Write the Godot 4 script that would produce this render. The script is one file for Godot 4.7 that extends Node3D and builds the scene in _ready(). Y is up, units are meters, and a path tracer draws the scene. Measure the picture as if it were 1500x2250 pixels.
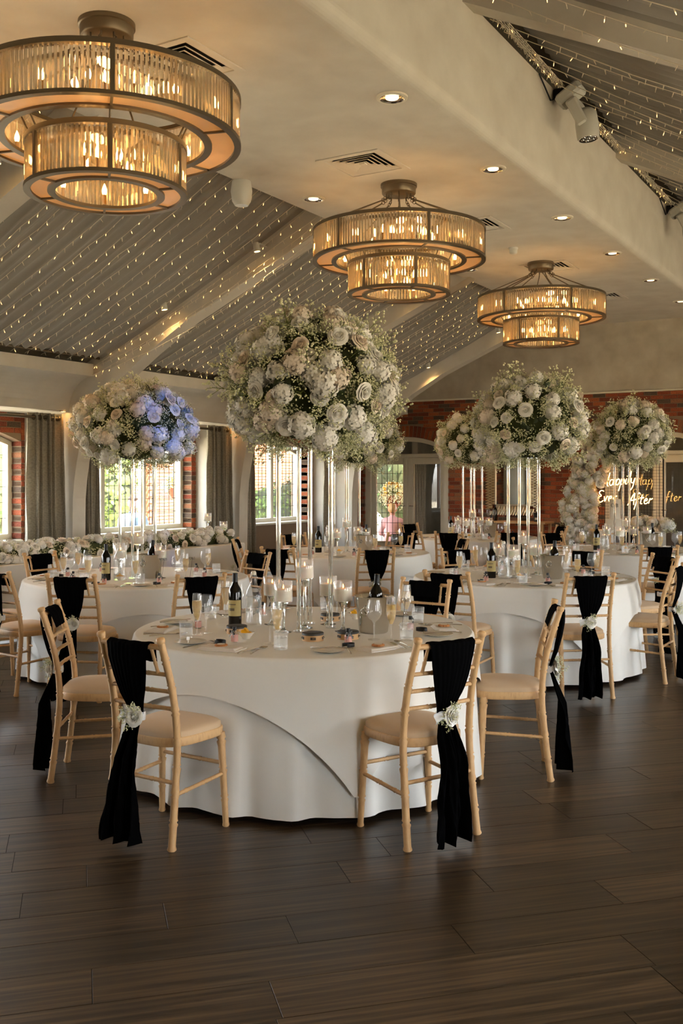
extends Node3D
# A draped banquet hall: round tables with tall flower balls, three crystal chandeliers, brick walls and leaded windows.
# Room axes: x across (left window wall at -10.15), y up, -z away from the camera to the brick end wall at -17.6.

const YAW := 0.53581          # the room's length runs 30.7 degrees to the right of the view
const EYE := 1.56
const FLOOR := -0.046          # heights are counted from a datum just above the floor
const CEIL := 4.30
const WALL_L := -10.15
const WALL_R := 3.0
const BACK := -17.6
const FRONT := 6.0
const STRIP_L := -5.5
const STRIP_R := -3.05

var M := {}
var used := {}
var cache := {}
var rng := RandomNumberGenerator.new()

# ---------------------------------------------------------------- geometry collector
class Geo:
	var v := PackedVector3Array()
	var n := PackedVector3Array()
	var t := PackedVector2Array()
	var ix := PackedInt32Array()
	func vert(p: Vector3, nn: Vector3, uv := Vector2.ZERO) -> int:
		v.append(p)
		n.append(nn)
		t.append(uv)
		return v.size() - 1
	func tri(a: int, b: int, c: int) -> void:
		ix.append(a)
		ix.append(b)
		ix.append(c)
	func quad(a: Vector3, b: Vector3, c: Vector3, d: Vector3, nn: Vector3, flip_uv := false) -> void:
		var k := v.size()
		for p in [a, b, c, d]:
			vert(p, nn, uv_of(p, nn))
		tri(k, k + 1, k + 2)
		tri(k, k + 2, k + 3)
	func uv_of(p: Vector3, nn: Vector3) -> Vector2:
		var m := nn.abs()
		if m.y >= m.x and m.y >= m.z:
			return Vector2(p.x, p.z)
		return Vector2(p.z, p.y) if m.x > m.z else Vector2(p.x, p.y)
	func box(c: Vector3, s: Vector3, b := Basis()) -> void:
		var h := s * 0.5
		for ax in 3:
			for sg in [-1.0, 1.0]:
				var nn := Vector3.ZERO
				nn[ax] = sg
				var u := Vector3.ZERO
				u[(ax + 1) % 3] = h[(ax + 1) % 3]
				var w := Vector3.ZERO
				w[(ax + 2) % 3] = h[(ax + 2) % 3]
				var o := nn * h[ax]
				var k := v.size()
				for q in [o - u - w, o + u - w, o + u + w, o - u + w]:
					vert(c + b * q, b * nn, uv_of(q, nn))
				tri(k, k + 1, k + 2)
				tri(k, k + 2, k + 3)
	func cbox(c: Vector3, s: Vector3, ch: float, b := Basis()) -> void:
		var h := s * 0.5
		var g := Vector3(h.x - ch, h.y - ch, h.z - ch)
		var pt := func(sg: Vector3, ax: int) -> Vector3:
			var p := Vector3(sg.x * g.x, sg.y * g.y, sg.z * g.z)
			p[ax] = sg[ax] * h[ax]
			return p
		for ax in 3:
			var a1 := (ax + 1) % 3
			var a2 := (ax + 2) % 3
			for sg in [-1.0, 1.0]:
				var nn := Vector3.ZERO
				nn[ax] = sg
				var k := v.size()
				for q in [[-1.0, -1.0], [1.0, -1.0], [1.0, 1.0], [-1.0, 1.0]]:
					var e := Vector3.ZERO
					e[ax] = sg
					e[a1] = q[0]
					e[a2] = q[1]
					var p: Vector3 = pt.call(e, ax)
					vert(c + b * p, b * nn, uv_of(p, nn))
				tri(k, k + 1, k + 2)
				tri(k, k + 2, k + 3)
			# the four edges that run along a2, between faces ax and a1
			for s1 in [-1.0, 1.0]:
				for s2 in [-1.0, 1.0]:
					var e1 := Vector3.ZERO
					e1[ax] = s1
					e1[a1] = s2
					e1[a2] = -1.0
					var e2 := e1
					e2[a2] = 1.0
					var nn := Vector3.ZERO
					nn[ax] = s1
					nn[a1] = s2
					nn = nn.normalized()
					var k := v.size()
					for p in [pt.call(e1, ax), pt.call(e1, a1), pt.call(e2, a1), pt.call(e2, ax)]:
						vert(c + b * p, b * nn, uv_of(p, nn))
					tri(k, k + 1, k + 2)
					tri(k, k + 2, k + 3)
		for sx in [-1.0, 1.0]:
			for sy in [-1.0, 1.0]:
				for sz in [-1.0, 1.0]:
					var e := Vector3(sx, sy, sz)
					var k := v.size()
					for ax in 3:
						vert(c + b * pt.call(e, ax), b * e.normalized(), Vector2.ZERO)
					tri(k, k + 1, k + 2)
	func lathe(prof: Array, seg: int, xf := Transform3D(), sx := 1.0, sz := 1.0) -> void:
		var m := prof.size()
		var sn: Array[Vector2] = []
		for k in m - 1:
			var d: Vector2 = prof[k + 1] - prof[k]
			sn.append(Vector2(d.y, -d.x).normalized())
		for k in m - 1:
			var n0: Vector2 = sn[k]
			var n1: Vector2 = sn[k]
			if k > 0 and sn[k].dot(sn[k - 1]) > 0.6:
				n0 = (sn[k] + sn[k - 1]).normalized()
			if k < m - 2 and sn[k].dot(sn[k + 1]) > 0.6:
				n1 = (sn[k] + sn[k + 1]).normalized()
			var base := v.size()
			for j in seg + 1:
				var a := TAU * j / seg
				var dx := cos(a) * sx
				var dz := sin(a) * sz
				for e in 2:
					var p: Vector2 = prof[k + e]
					var q: Vector2 = n0 if e == 0 else n1
					vert(xf * Vector3(p.x * dx, p.y, p.x * dz), (xf.basis * Vector3(q.x * cos(a), q.y, q.x * sin(a))).normalized(), Vector2(float(j) / seg, float(k + e) / (m - 1)))
			for j in seg:
				var o := base + j * 2
				tri(o, o + 1, o + 3)
				tri(o, o + 3, o + 2)
	func tube(pts: Array, r, seg := 6, cap := true, flat := 1.0) -> void:
		var m := pts.size()
		var up := Vector3.UP
		var t0: Vector3 = (pts[1] - pts[0]).normalized()
		if absf(t0.dot(up)) > 0.9:
			up = Vector3.RIGHT
		var sd := t0.cross(up).normalized()
		var base := v.size()
		for k in m:
			var tg: Vector3 = (pts[mini(k + 1, m - 1)] - pts[maxi(k - 1, 0)]).normalized()
			sd = (sd - tg * sd.dot(tg)).normalized()
			var bn := tg.cross(sd)
			var rr: float = r[k] if r is Array else r
			for j in seg + 1:
				var a := TAU * j / seg
				var nn := sd * cos(a) + bn * sin(a)
				vert(pts[k] + sd * (cos(a) * rr) + bn * (sin(a) * rr * flat), nn, Vector2(float(j) / seg, float(k) / m))
		for k in m - 1:
			for j in seg:
				var o := base + k * (seg + 1) + j
				tri(o, o + 1, o + seg + 2)
				tri(o, o + seg + 2, o + seg + 1)
		if cap:
			for e in [0, m - 1]:
				var tg: Vector3 = (pts[1] - pts[0]).normalized() * -1.0 if e == 0 else (pts[m - 1] - pts[m - 2]).normalized()
				var c0 := vert(pts[e], tg)
				for j in seg:
					var a := vert(v[base + e * (seg + 1) + j], tg)
					var b := vert(v[base + e * (seg + 1) + j + 1], tg)
					tri(c0, a, b)
	func grid(nu: int, nv: int, f: Callable, us := 1.0, vs := 1.0) -> void:
		var p := PackedVector3Array()
		for a in nu + 1:
			for b in nv + 1:
				p.append(f.call(float(a) / nu, float(b) / nv))
		var base := v.size()
		for a in nu + 1:
			for b in nv + 1:
				var du := p[mini(a + 1, nu) * (nv + 1) + b] - p[maxi(a - 1, 0) * (nv + 1) + b]
				var dv := p[a * (nv + 1) + mini(b + 1, nv)] - p[a * (nv + 1) + maxi(b - 1, 0)]
				var nn := du.cross(dv)
				nn = nn.normalized() if nn.length() > 1e-12 else Vector3.UP
				vert(p[a * (nv + 1) + b], nn, Vector2(us * a / nu, vs * b / nv))
		for a in nu:
			for b in nv:
				var o := base + a * (nv + 1) + b
				tri(o, o + 1, o + nv + 2)
				tri(o, o + nv + 2, o + nv + 1)
	func extrude(poly: PackedVector2Array, z0: float, z1: float, xf := Transform3D()) -> void:
		var tr := Geometry2D.triangulate_polygon(poly)
		for e in 2:
			var nn := Vector3(0, 0, -1.0 if e == 0 else 1.0)
			var base := v.size()
			for p in poly:
				vert(xf * Vector3(p.x, p.y, z0 if e == 0 else z1), xf.basis * nn, p)
			for k in tr:
				ix.append(base + k)
		var area := 0.0
		var m := poly.size()
		for k in m:
			area += poly[k].cross(poly[(k + 1) % m])
		for k in m:
			var a := poly[k]
			var b := poly[(k + 1) % m]
			var d := (b - a).normalized()
			var nn := Vector3(d.y, -d.x, 0) * (1.0 if area > 0.0 else -1.0)
			var base := v.size()
			for q in [Vector3(a.x, a.y, z0), Vector3(b.x, b.y, z0), Vector3(b.x, b.y, z1), Vector3(a.x, a.y, z1)]:
				vert(xf * q, xf.basis * nn, Vector2(q.z, q.x + q.y))
			tri(base, base + 1, base + 2)
			tri(base, base + 2, base + 3)
	func add(g: Geo, xf: Transform3D) -> void:
		var base := v.size()
		var nb := xf.basis.inverse().transposed()
		for k in g.v.size():
			vert(xf * g.v[k], (nb * g.n[k]).normalized(), g.t[k])
		for k in g.ix:
			ix.append(base + k)
	func ball(c: Vector3, r: float, seg := 8, rings := 5, sc := Vector3.ONE) -> void:
		var prof := []
		for k in rings + 1:
			var a := -PI / 2 + PI * k / rings
			prof.append(Vector2(maxf(cos(a), 0.0) * r, sin(a) * r * sc.y))
		lathe(prof, seg, Transform3D(Basis(), c), sc.x, sc.z)
	func octa(c: Vector3, r: float) -> void:
		var base := v.size()
		for d in [Vector3.RIGHT, Vector3.UP, Vector3.BACK, Vector3.LEFT, Vector3.DOWN, Vector3.FORWARD]:
			vert(c + d * r, d)
		for q in [[0, 1, 2], [2, 1, 3], [3, 1, 5], [5, 1, 0], [0, 2, 4], [2, 3, 4], [3, 5, 4], [5, 0, 4]]:
			tri(base + q[0], base + q[1], base + q[2])
	func mesh(m: Material) -> ArrayMesh:
		for k in range(0, ix.size(), 3):
			var a := ix[k]
			var b := ix[k + 1]
			var c := ix[k + 2]
			if (v[b] - v[a]).cross(v[c] - v[a]).dot(n[a] + n[b] + n[c]) > 0.0:
				ix[k + 1] = c
				ix[k + 2] = b
		var arr := []
		arr.resize(Mesh.ARRAY_MAX)
		arr[Mesh.ARRAY_VERTEX] = v
		arr[Mesh.ARRAY_NORMAL] = n
		arr[Mesh.ARRAY_TEX_UV] = t
		arr[Mesh.ARRAY_INDEX] = ix
		var am := ArrayMesh.new()
		am.add_surface_from_arrays(Mesh.PRIMITIVE_TRIANGLES, arr)
		am.surface_set_material(0, m)
		return am

# ---------------------------------------------------------------- nodes
func numbered(called: String) -> String:
	var k: int = used.get(called, 0)
	used[called] = k + 1
	return called if k == 0 else "%s_%03d" % [called, k]

func tag(o: Node, label: String, category := "", group := "", kind := "") -> void:
	if label:
		o.set_meta("label", label)
	if category:
		o.set_meta("category", category)
	if group:
		o.set_meta("group", group)
	if kind:
		o.set_meta("kind", kind)

func thing(called: String, label: String, category: String, at := Vector3.ZERO, yaw := 0.0, group := "") -> Node3D:
	var o := Node3D.new()
	o.name = numbered(called)
	add_child(o)
	o.position = at
	o.rotation.y = yaw
	tag(o, label, category, group)
	return o

func part(parent: Node, called: String, mesh: Mesh, xf := Transform3D(), over: Material = null) -> MeshInstance3D:
	var o := MeshInstance3D.new()
	o.name = called
	o.mesh = mesh
	o.transform = xf
	if over:
		o.material_override = over
	parent.add_child(o, true)
	return o

func solo(called: String, label: String, category: String, mesh: Mesh, xf := Transform3D(), group := "") -> MeshInstance3D:
	var o := MeshInstance3D.new()
	o.name = numbered(called)
	o.mesh = mesh
	o.transform = xf
	add_child(o)
	tag(o, label, category, group)
	return o

func structure(called: String, mesh: Mesh, label := "", xf := Transform3D()) -> MeshInstance3D:
	var o := MeshInstance3D.new()
	o.name = numbered(called)
	o.mesh = mesh
	o.transform = xf
	add_child(o)
	tag(o, label, "", "", "structure")
	return o

func many(parent: Node, called: String, mesh: Mesh, xfs: Array, label := "") -> MultiMeshInstance3D:
	var mm := MultiMesh.new()
	mm.transform_format = MultiMesh.TRANSFORM_3D
	mm.mesh = mesh
	mm.instance_count = xfs.size()
	for k in xfs.size():
		mm.set_instance_transform(k, xfs[k])
	var o := MultiMeshInstance3D.new()
	o.name = called
	o.multimesh = mm
	o.set_meta("kind", "stuff")
	if label:
		o.set_meta("label", label)
	parent.add_child(o, true)
	return o

func copy(o: Node3D, base_name: String) -> Node3D:
	var c: Node3D = o.duplicate()
	c.name = numbered(base_name)
	add_child(c)
	return c

func cam(x: float, d: float, y := 0.0) -> Vector3:   # a place given as metres right of and ahead of the viewer
	return Vector3(x * cos(YAW) - d * sin(YAW), y + FLOOR, -(x * sin(YAW) + d * cos(YAW)))

func at(p: Vector3, yaw := 0.0, s := Vector3.ONE) -> Transform3D:
	return Transform3D(Basis(Vector3.UP, yaw).scaled_local(s), p)

func aim(dir: Vector3, spin := 0.0) -> Basis:   # +Y of a shape turned along dir
	var y := dir.normalized()
	var h := Vector3.RIGHT if absf(y.x) < 0.9 else Vector3.BACK
	var x := h.cross(y).normalized()
	return Basis(x, y, x.cross(y)) * Basis(Vector3.UP, spin)

# ---------------------------------------------------------------- materials
func mk(called: String, c: Color, rough := 0.7, metal := 0.0) -> StandardMaterial3D:
	var m := StandardMaterial3D.new()
	m.resource_name = called
	m.albedo_color = c
	m.roughness = rough
	m.metallic = metal
	M[called] = m
	return m

func glow(called: String, c: Color, energy: float) -> StandardMaterial3D:
	var m := mk(called, Color(0.9, 0.85, 0.75), 0.5)
	m.emission_enabled = true
	m.emission = c
	m.emission_energy_multiplier = energy
	return m

func clear(called: String, c: Color, a: float, rough := 0.02) -> StandardMaterial3D:
	var m := mk(called, Color(c.r, c.g, c.b, a), rough)
	m.transparency = BaseMaterial3D.TRANSPARENCY_ALPHA
	return m

func noise_image(seed_: int, freq: float, w: int, h: int, oct := 4) -> Image:
	var f := FastNoiseLite.new()
	f.seed = seed_
	f.noise_type = FastNoiseLite.TYPE_SIMPLEX_SMOOTH
	f.frequency = freq
	f.fractal_octaves = oct
	return f.get_seamless_image(w, h)

func ramp_texture(img: Image, cols: Array) -> ImageTexture:
	img.convert(Image.FORMAT_L8)
	var d := img.get_data()
	var lut := PackedByteArray()
	for k in 256:
		var f := k / 255.0 * (cols.size() - 1)
		var i := mini(int(f), cols.size() - 2)
		var c: Color = cols[i].lerp(cols[i + 1], f - i)
		lut.append(int(c.r * 255))
		lut.append(int(c.g * 255))
		lut.append(int(c.b * 255))
	var out := PackedByteArray()
	out.resize(d.size() * 3)
	for k in d.size():
		var b := d[k] * 3
		out[k * 3] = lut[b]
		out[k * 3 + 1] = lut[b + 1]
		out[k * 3 + 2] = lut[b + 2]
	return ImageTexture.create_from_image(Image.create_from_data(img.get_width(), img.get_height(), false, Image.FORMAT_RGB8, out))

func relief(m: StandardMaterial3D, img: Image, cm: float, scale_: float, world := true) -> void:
	m.heightmap_enabled = true
	m.heightmap_texture = ImageTexture.create_from_image(img)
	m.heightmap_scale = cm
	m.uv1_triplanar = true
	m.uv1_world_triplanar = world
	m.uv1_scale = Vector3.ONE * scale_

func materials() -> void:
	var m: StandardMaterial3D
	# floor boards: dark grey-brown streaks along the board
	for k in 4:
		var tone: float = [0.84, 0.92, 1.0, 0.78][k]
		m = mk("board_%d" % k, Color(tone, tone, tone), 0.36)
		if k == 0:
			var im := noise_image(11, 0.012, 512, 512, 5)
			cache.board_tex = ramp_texture(im, [Color(0.1, 0.076, 0.05), Color(0.19, 0.145, 0.1), Color(0.31, 0.245, 0.175), Color(0.4, 0.325, 0.235)])
		m.albedo_texture = cache.board_tex
		m.uv1_scale = Vector3(0.16, 5.5, 1)
		m.roughness = 0.34
	mk("joint", Color(0.06, 0.045, 0.035), 0.9)
	# plaster
	m = mk("plaster", Color(0.84, 0.81, 0.745), 0.85)
	m.albedo_texture = ramp_texture(noise_image(5, 0.01, 256, 256, 5), [Color(0.94, 0.93, 0.92), Color(1, 1, 1)])
	relief(m, noise_image(6, 0.03, 256, 256), 0.12, 0.7)
	m = mk("plaster_wall", Color(0.8, 0.755, 0.66), 0.9)
	m.albedo_texture = ramp_texture(noise_image(15, 0.012, 256, 256, 5), [Color(0.86, 0.84, 0.82), Color(1, 1, 1)])
	relief(m, noise_image(16, 0.03, 256, 256), 0.15, 0.6)
	mk("cream_paint", Color(0.86, 0.83, 0.74), 0.45)
	mk("mortar", Color(0.52, 0.43, 0.34), 0.95)
	var bn := noise_image(21, 0.05, 256, 256, 4)
	var bricks := [Color(0.6, 0.3, 0.17), Color(0.53, 0.25, 0.14), Color(0.66, 0.36, 0.2), Color(0.48, 0.23, 0.14), Color(0.36, 0.29, 0.23), Color(0.58, 0.38, 0.25)]
	var bt := ramp_texture(noise_image(22, 0.04, 256, 256, 5), [Color(0.7, 0.68, 0.66), Color(1, 1, 1), Color(1, 0.97, 0.94)])
	for k in bricks.size():
		m = mk("brick_%d" % k, bricks[k], 0.9)
		m.albedo_texture = bt
		relief(m, bn, 0.3, 4.0)
	# drapes and curtains
	m = mk("ceiling_drape", Color(0.6, 0.575, 0.53), 0.85)
	m.rim_enabled = true
	m.rim = 0.3
	m = mk("curtain", Color(0.7, 0.66, 0.58), 0.8)
	m.albedo_texture = ramp_texture(noise_image(31, 0.06, 256, 256, 4), [Color(0.74, 0.74, 0.74), Color(1, 1, 1)])
	m.uv1_triplanar = true
	m.uv1_scale = Vector3.ONE * 2.0
	m.backlight_enabled = true
	m.backlight = Color(0.35, 0.33, 0.28)
	m = mk("linen", Color(0.9, 0.89, 0.86), 0.8)
	relief(m, noise_image(41, 0.2, 256, 256, 3), 0.03, 6.0, false)
	m = mk("napkin_linen", Color(0.85, 0.82, 0.78), 0.85)
	m = mk("chiffon", Color(0.02, 0.02, 0.022), 0.95)
	m.metallic_specular = 0.1
	# chairs
	m = mk("limewash", Color(0.82, 0.66, 0.46), 0.5)
	m.albedo_texture = ramp_texture(noise_image(51, 0.03, 256, 256, 5), [Color(0.9, 0.87, 0.84), Color(1, 1, 1), Color(1, 1, 0.98)])
	m.uv1_triplanar = true
	m.uv1_scale = Vector3(7, 2.0, 7)
	m = mk("seat_velvet", Color(0.78, 0.67, 0.54), 0.9)
	m.rim_enabled = true
	m.rim = 0.4
	relief(m, noise_image(52, 0.2, 256, 256, 3), 0.03, 5.0, false)
	# flowers
	m = mk("petal", Color(0.94, 0.925, 0.885), 0.6)
	m.backlight_enabled = true
	m.backlight = Color(0.3, 0.29, 0.26)
	m = mk("petal_cream", Color(0.93, 0.87, 0.79), 0.6)
	m.backlight_enabled = true
	m.backlight = Color(0.3, 0.27, 0.23)
	m = mk("gypsophila", Color(0.9, 0.89, 0.72), 0.7)
	mk("stem_green", Color(0.45, 0.5, 0.2), 0.7)
	mk("leaf_green", Color(0.16, 0.21, 0.09), 0.5)
	mk("moss", Color(0.22, 0.25, 0.11), 0.95)
	# glass, metal
	clear("glass", Color(0.95, 0.97, 0.97), 0.07)
	clear("cup_glass", Color(0.95, 0.96, 0.95), 0.1)
	clear("acrylic", Color(0.93, 0.96, 0.94), 0.12)
	clear("crystal", Color(1.0, 0.93, 0.8), 0.2, 0.05)
	for q in [["acrylic_solid", 0.04], ["thick_glass", 0.03]]:
		m = clear(q[0], Color(0.97, 0.99, 0.98), q[1], 0.0)
		m.refraction_enabled = true
		m.refraction_scale = 0.049
	m = clear("crystal_prism", Color(1.0, 0.95, 0.85), 0.13, 0.0)
	m.refraction_enabled = true
	m.refraction_scale = 0.05
	clear("window_glass", Color(0.9, 0.95, 0.93), 0.03)
	clear("pale_wine", Color(0.85, 0.7, 0.34), 0.45)
	clear("water", Color(0.9, 0.95, 0.95), 0.1)
	m = mk("frosted_panel", Color(0.88, 0.76, 0.63), 0.3)
	m.backlight_enabled = true
	m.backlight = Color(0.9, 0.75, 0.56)
	mk("bronze", Color(0.45, 0.4, 0.32), 0.42, 0.75)
	mk("brass", Color(0.55, 0.4, 0.2), 0.35, 1.0)
	mk("chrome", Color(0.8, 0.79, 0.77), 0.12, 1.0)
	mk("steel", Color(0.82, 0.8, 0.76), 0.13, 1.0)
	mk("silver_leaf", Color(0.82, 0.77, 0.66), 0.28, 0.9)
	mk("mirror_glass", Color(0.8, 0.82, 0.8), 0.02, 1.0)
	mk("bottle_glass", Color(0.008, 0.009, 0.006), 0.06)
	mk("paper_label", Color(0.7, 0.63, 0.42), 0.8)
	mk("pink_label", Color(0.8, 0.6, 0.55), 0.8)
	mk("black_cap", Color(0.012, 0.012, 0.014), 0.45)
	mk("ribbon", Color(0.012, 0.012, 0.013), 0.4)
	mk("white_ribbon", Color(0.86, 0.86, 0.85), 0.5)
	mk("wax", Color(0.87, 0.82, 0.72), 0.6)
	M.wax.subsurf_scatter_enabled = true
	M.wax.subsurf_scatter_strength = 0.3
	mk("porcelain", Color(0.84, 0.81, 0.74), 0.25)
	mk("biscuit", Color(0.72, 0.48, 0.27), 0.8)
	mk("lemon", Color(0.85, 0.62, 0.06), 0.5)
	mk("pale_wood", Color(0.76, 0.6, 0.4), 0.55)
	mk("drum_rim", Color(0.16, 0.15, 0.13), 0.6)
	mk("white_plastic", Color(0.8, 0.79, 0.74), 0.4)
	mk("black_metal", Color(0.02, 0.02, 0.02), 0.5, 0.4)
	mk("lead", Color(0.1, 0.1, 0.1), 0.6)
	mk("duct_metal", Color(0.34, 0.34, 0.33), 0.6, 0.3)
	mk("icing", Color(0.84, 0.8, 0.72), 0.5)
	mk("black_print", Color(0.015, 0.015, 0.015), 0.6)
	glow("bulb", Color(1.0, 0.76, 0.44), 11.0)
	glow("fairy_bulb", Color(1.0, 0.76, 0.42), 2.2)
	mk("fairy_clear", Color(0.9, 0.85, 0.75), 0.3)
	glow("flame", Color(1.0, 0.6, 0.25), 8.0)
	glow("neon_tube", Color(1.0, 0.72, 0.38), 9.0)
	glow("downlight_lens", Color(1.0, 0.88, 0.7), 1.0)
	glow("spot_lens", Color(1.0, 0.8, 0.5), 14.0)
	# outdoors
	mk("lawn", Color(0.28, 0.38, 0.1), 0.95)
	mk("paving", Color(0.62, 0.58, 0.5), 0.9)
	mk("hedge_leaf", Color(0.14, 0.24, 0.055), 0.7)
	mk("bush_leaf", Color(0.32, 0.42, 0.1), 0.7)
	mk("yellow_petal", Color(0.85, 0.62, 0.05), 0.6)
	mk("house_brick", Color(0.55, 0.32, 0.2), 0.9)
	mk("fence_wood", Color(0.6, 0.42, 0.26), 0.85)
	mk("terracotta", Color(0.55, 0.27, 0.13), 0.85)
	mk("grey_canvas", Color(0.3, 0.3, 0.28), 0.9)
	mk("skin", Color(0.66, 0.44, 0.34), 0.6)
	mk("blue_shirt", Color(0.42, 0.52, 0.62), 0.8)
	mk("blond_hair", Color(0.6, 0.46, 0.26), 0.6)
	mk("brown_hair", Color(0.18, 0.11, 0.07), 0.6)
	mk("pink_cloth", Color(0.68, 0.5, 0.48), 0.8)
	mk("dark_cloth", Color(0.06, 0.065, 0.08), 0.8)

# ---------------------------------------------------------------- scene
const LAMP := 0.008
const SPOT := 0.42
const SKY := 2.8
const SUN := 16.0
const EXPOSURE := 2.6
const BLUE := 14.0

func _ready() -> void:
	# camera: 35 mm lens, upright, shifted so that the horizon lies above the middle
	var c := Camera3D.new()
	c.name = "camera"
	c.projection = Camera3D.PROJECTION_FRUSTUM
	c.near = 0.05
	c.far = 200.0
	c.size = 0.05 * 2250.0 / 2179.0
	c.frustum_offset = Vector2(0, -0.05 * 75.0 / 2179.0)
	c.position = Vector3(0, EYE, 0)
	c.rotation.y = YAW
	add_child(c)
	c.current = true
	# sky and exposure
	var we := WorldEnvironment.new()
	we.name = "environment"
	var e := Environment.new()
	e.background_mode = Environment.BG_SKY
	var sm := ProceduralSkyMaterial.new()
	sm.sky_top_color = Color(0.72, 0.78, 0.86)
	sm.sky_horizon_color = Color(0.94, 0.94, 0.92)
	sm.sky_curve = 0.2
	sm.ground_bottom_color = Color(0.4, 0.38, 0.34)
	sm.ground_horizon_color = Color(0.6, 0.58, 0.54)
	sm.sky_energy_multiplier = SKY
	sm.ground_energy_multiplier = SKY
	e.sky = Sky.new()
	e.sky.sky_material = sm
	e.tonemap_mode = Environment.TONE_MAPPER_LINEAR
	e.tonemap_exposure = EXPOSURE
	e.sdfgi_enabled = true
	e.ssao_enabled = true
	e.ssil_enabled = true
	we.environment = e
	add_child(we)
	# high sun from over the roof: it lights the garden, not the room
	var sun := DirectionalLight3D.new()
	sun.name = "sun"
	sun.light_color = Color(1.0, 0.96, 0.88)
	sun.light_energy = SUN
	sun.light_angular_distance = 0.6
	sun.shadow_enabled = true
	sun.rotation = Vector3(deg_to_rad(-56), deg_to_rad(68), 0)
	add_child(sun)
	materials()
	floor_boards()
	walls()
	ceilings()
	windows()
	french_doors("door_1", -8.97, "white french doors with an arched fanlight in the brick wall", true)
	french_doors("door_2", -4.07, "dark glazed arched doors behind the neon sign")
	added_dark_rooms()
	drapes()
	curtains()
	fittings()
	flower_meshes()
	tables()
	head_table()
	wall_mirror()
	neon_corner()
	fairy_lights()
	# the moving head's narrow blue-white beam on the window-side flowers
	var bl := SpotLight3D.new()
	bl.name = "moving_head_beam"
	bl.light_color = Color(0.2, 0.5, 1.0)
	bl.light_energy = BLUE
	bl.light_size = 0.05
	bl.spot_angle = 3.2
	bl.spot_range = 30.0
	bl.spot_attenuation = 2.0
	bl.spot_angle_attenuation = 0.6
	bl.shadow_enabled = true
	bl.position = Vector3(-1.22, 4.12, -2.45)
	add_child(bl)
	var target := cam(-1.40, 8.2, 2.1)
	bl.look_at_from_position(bl.position, target, Vector3.UP)
	garden()
	for k in ["chair", "sash_0", "sash_1"]:   # prototypes that stand nowhere
		cache[k].queue_free()

# ---------------------------------------------------------------- the hall
const WIN_C := [0.75, 4.17, 7.6, 11.05, 14.47]   # window centres, metres from the viewer along the hall
const WIN_H := 1.35
const FRAMES_L := [2.0, 5.5, 9.0, 12.5, 16.0]
const VENTS := [2.65, 5.1, 7.55, 10.0, 12.45, 14.9]
const RAFTERS_R := [2.67, 6.93, 11.19, 15.45]

func hash1(k: int) -> float:
	var f := sin(k * 127.1 + 11.7) * 43758.5453
	return f - floorf(f)

func floor_boards() -> void:
	var slab := Geo.new()
	slab.box(Vector3((WALL_L + WALL_R) / 2, FLOOR - 0.0765, (BACK + FRONT) / 2), Vector3(WALL_R - WALL_L + 0.8, 0.15, FRONT - BACK + 0.8))
	var fl := structure("floor", slab.mesh(M.joint), "dark grey-brown wood-effect plank floor laid on the diagonal")
	var L := 1.252
	var W := 0.225
	var meshes := []
	var geos := []
	for k in 10:
		var g := Geo.new()
		g.cbox(Vector3.ZERO, Vector3(L - 0.0034, 0.014, W - 0.0026), 0.0003)
		for i in g.t.size():
			g.t[i] += Vector2(hash1(k) * 6.0, hash1(k + 40) * 3.0)
		geos.append(g)
		meshes.append(g.mesh(M.board_0))
	var al := cam(0.967, 0.254, -FLOOR)
	var ac := cam(-0.254, 0.967, -FLOOR)
	var yaw := atan2(-al.z, al.x)
	var known := {0: 0.58, 1: 0.034, 2: 0.727, 3: 0.299}
	var all := []
	for r in range(-60, 110):
		var across := 2.896 + (r + 0.5) * W
		var off: float = known.get(r, hash1(r + 300) * L)
		for q in range(-16, 20):
			var along := off + (q + 0.5) * L
			var p := al * along + ac * across
			if p.x < WALL_L - 0.6 or p.x > WALL_R + 0.6 or p.z < BACK - 0.6 or p.z > FRONT + 0.6:
				continue
			var d := -(p.x * sin(YAW) + p.z * cos(YAW))
			var x := p.x * cos(YAW) - p.z * sin(YAW)
			var rank := d
			if d < 2.3 or absf(x) > 0.36 * d + 0.7:
				rank += 100.0
			all.append([rank, p, r * 37 + q])
	all.sort_custom(func(a, b): return a[0] < b[0])
	var rest := [Geo.new(), Geo.new(), Geo.new(), Geo.new()]
	for k in all.size():
		var p: Vector3 = all[k][1]
		var h := int(hash1(all[k][2]) * 1000)
		var xf := Transform3D(Basis(Vector3.UP, yaw), Vector3(p.x, FLOOR - 0.007 + 0.0003 * (h % 3), p.z))
		if k < 300:
			part(fl, "plank", meshes[h % 10], xf, M["board_%d" % ((h / 10) % 4)])
		else:
			rest[(h / 10) % 4].add(geos[h % 10], xf)
	for k in 4:
		part(fl, "plank_field", rest[k].mesh(M["board_%d" % k])).set_meta("kind", "stuff")

func arch(cx: float, half: float, spring: float, crest: float, n := 10) -> PackedVector2Array:   # from the left springing over the crest to the right
	var out := PackedVector2Array()
	var rise := crest - spring
	var rad := (half * half + rise * rise) / (2.0 * rise)
	var a0 := asin(half / rad)
	for k in n + 1:
		var a := -a0 + 2.0 * a0 * k / n
		out.append(Vector2(cx + rad * sin(a), crest - rad + rad * cos(a)))
	return out

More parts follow.
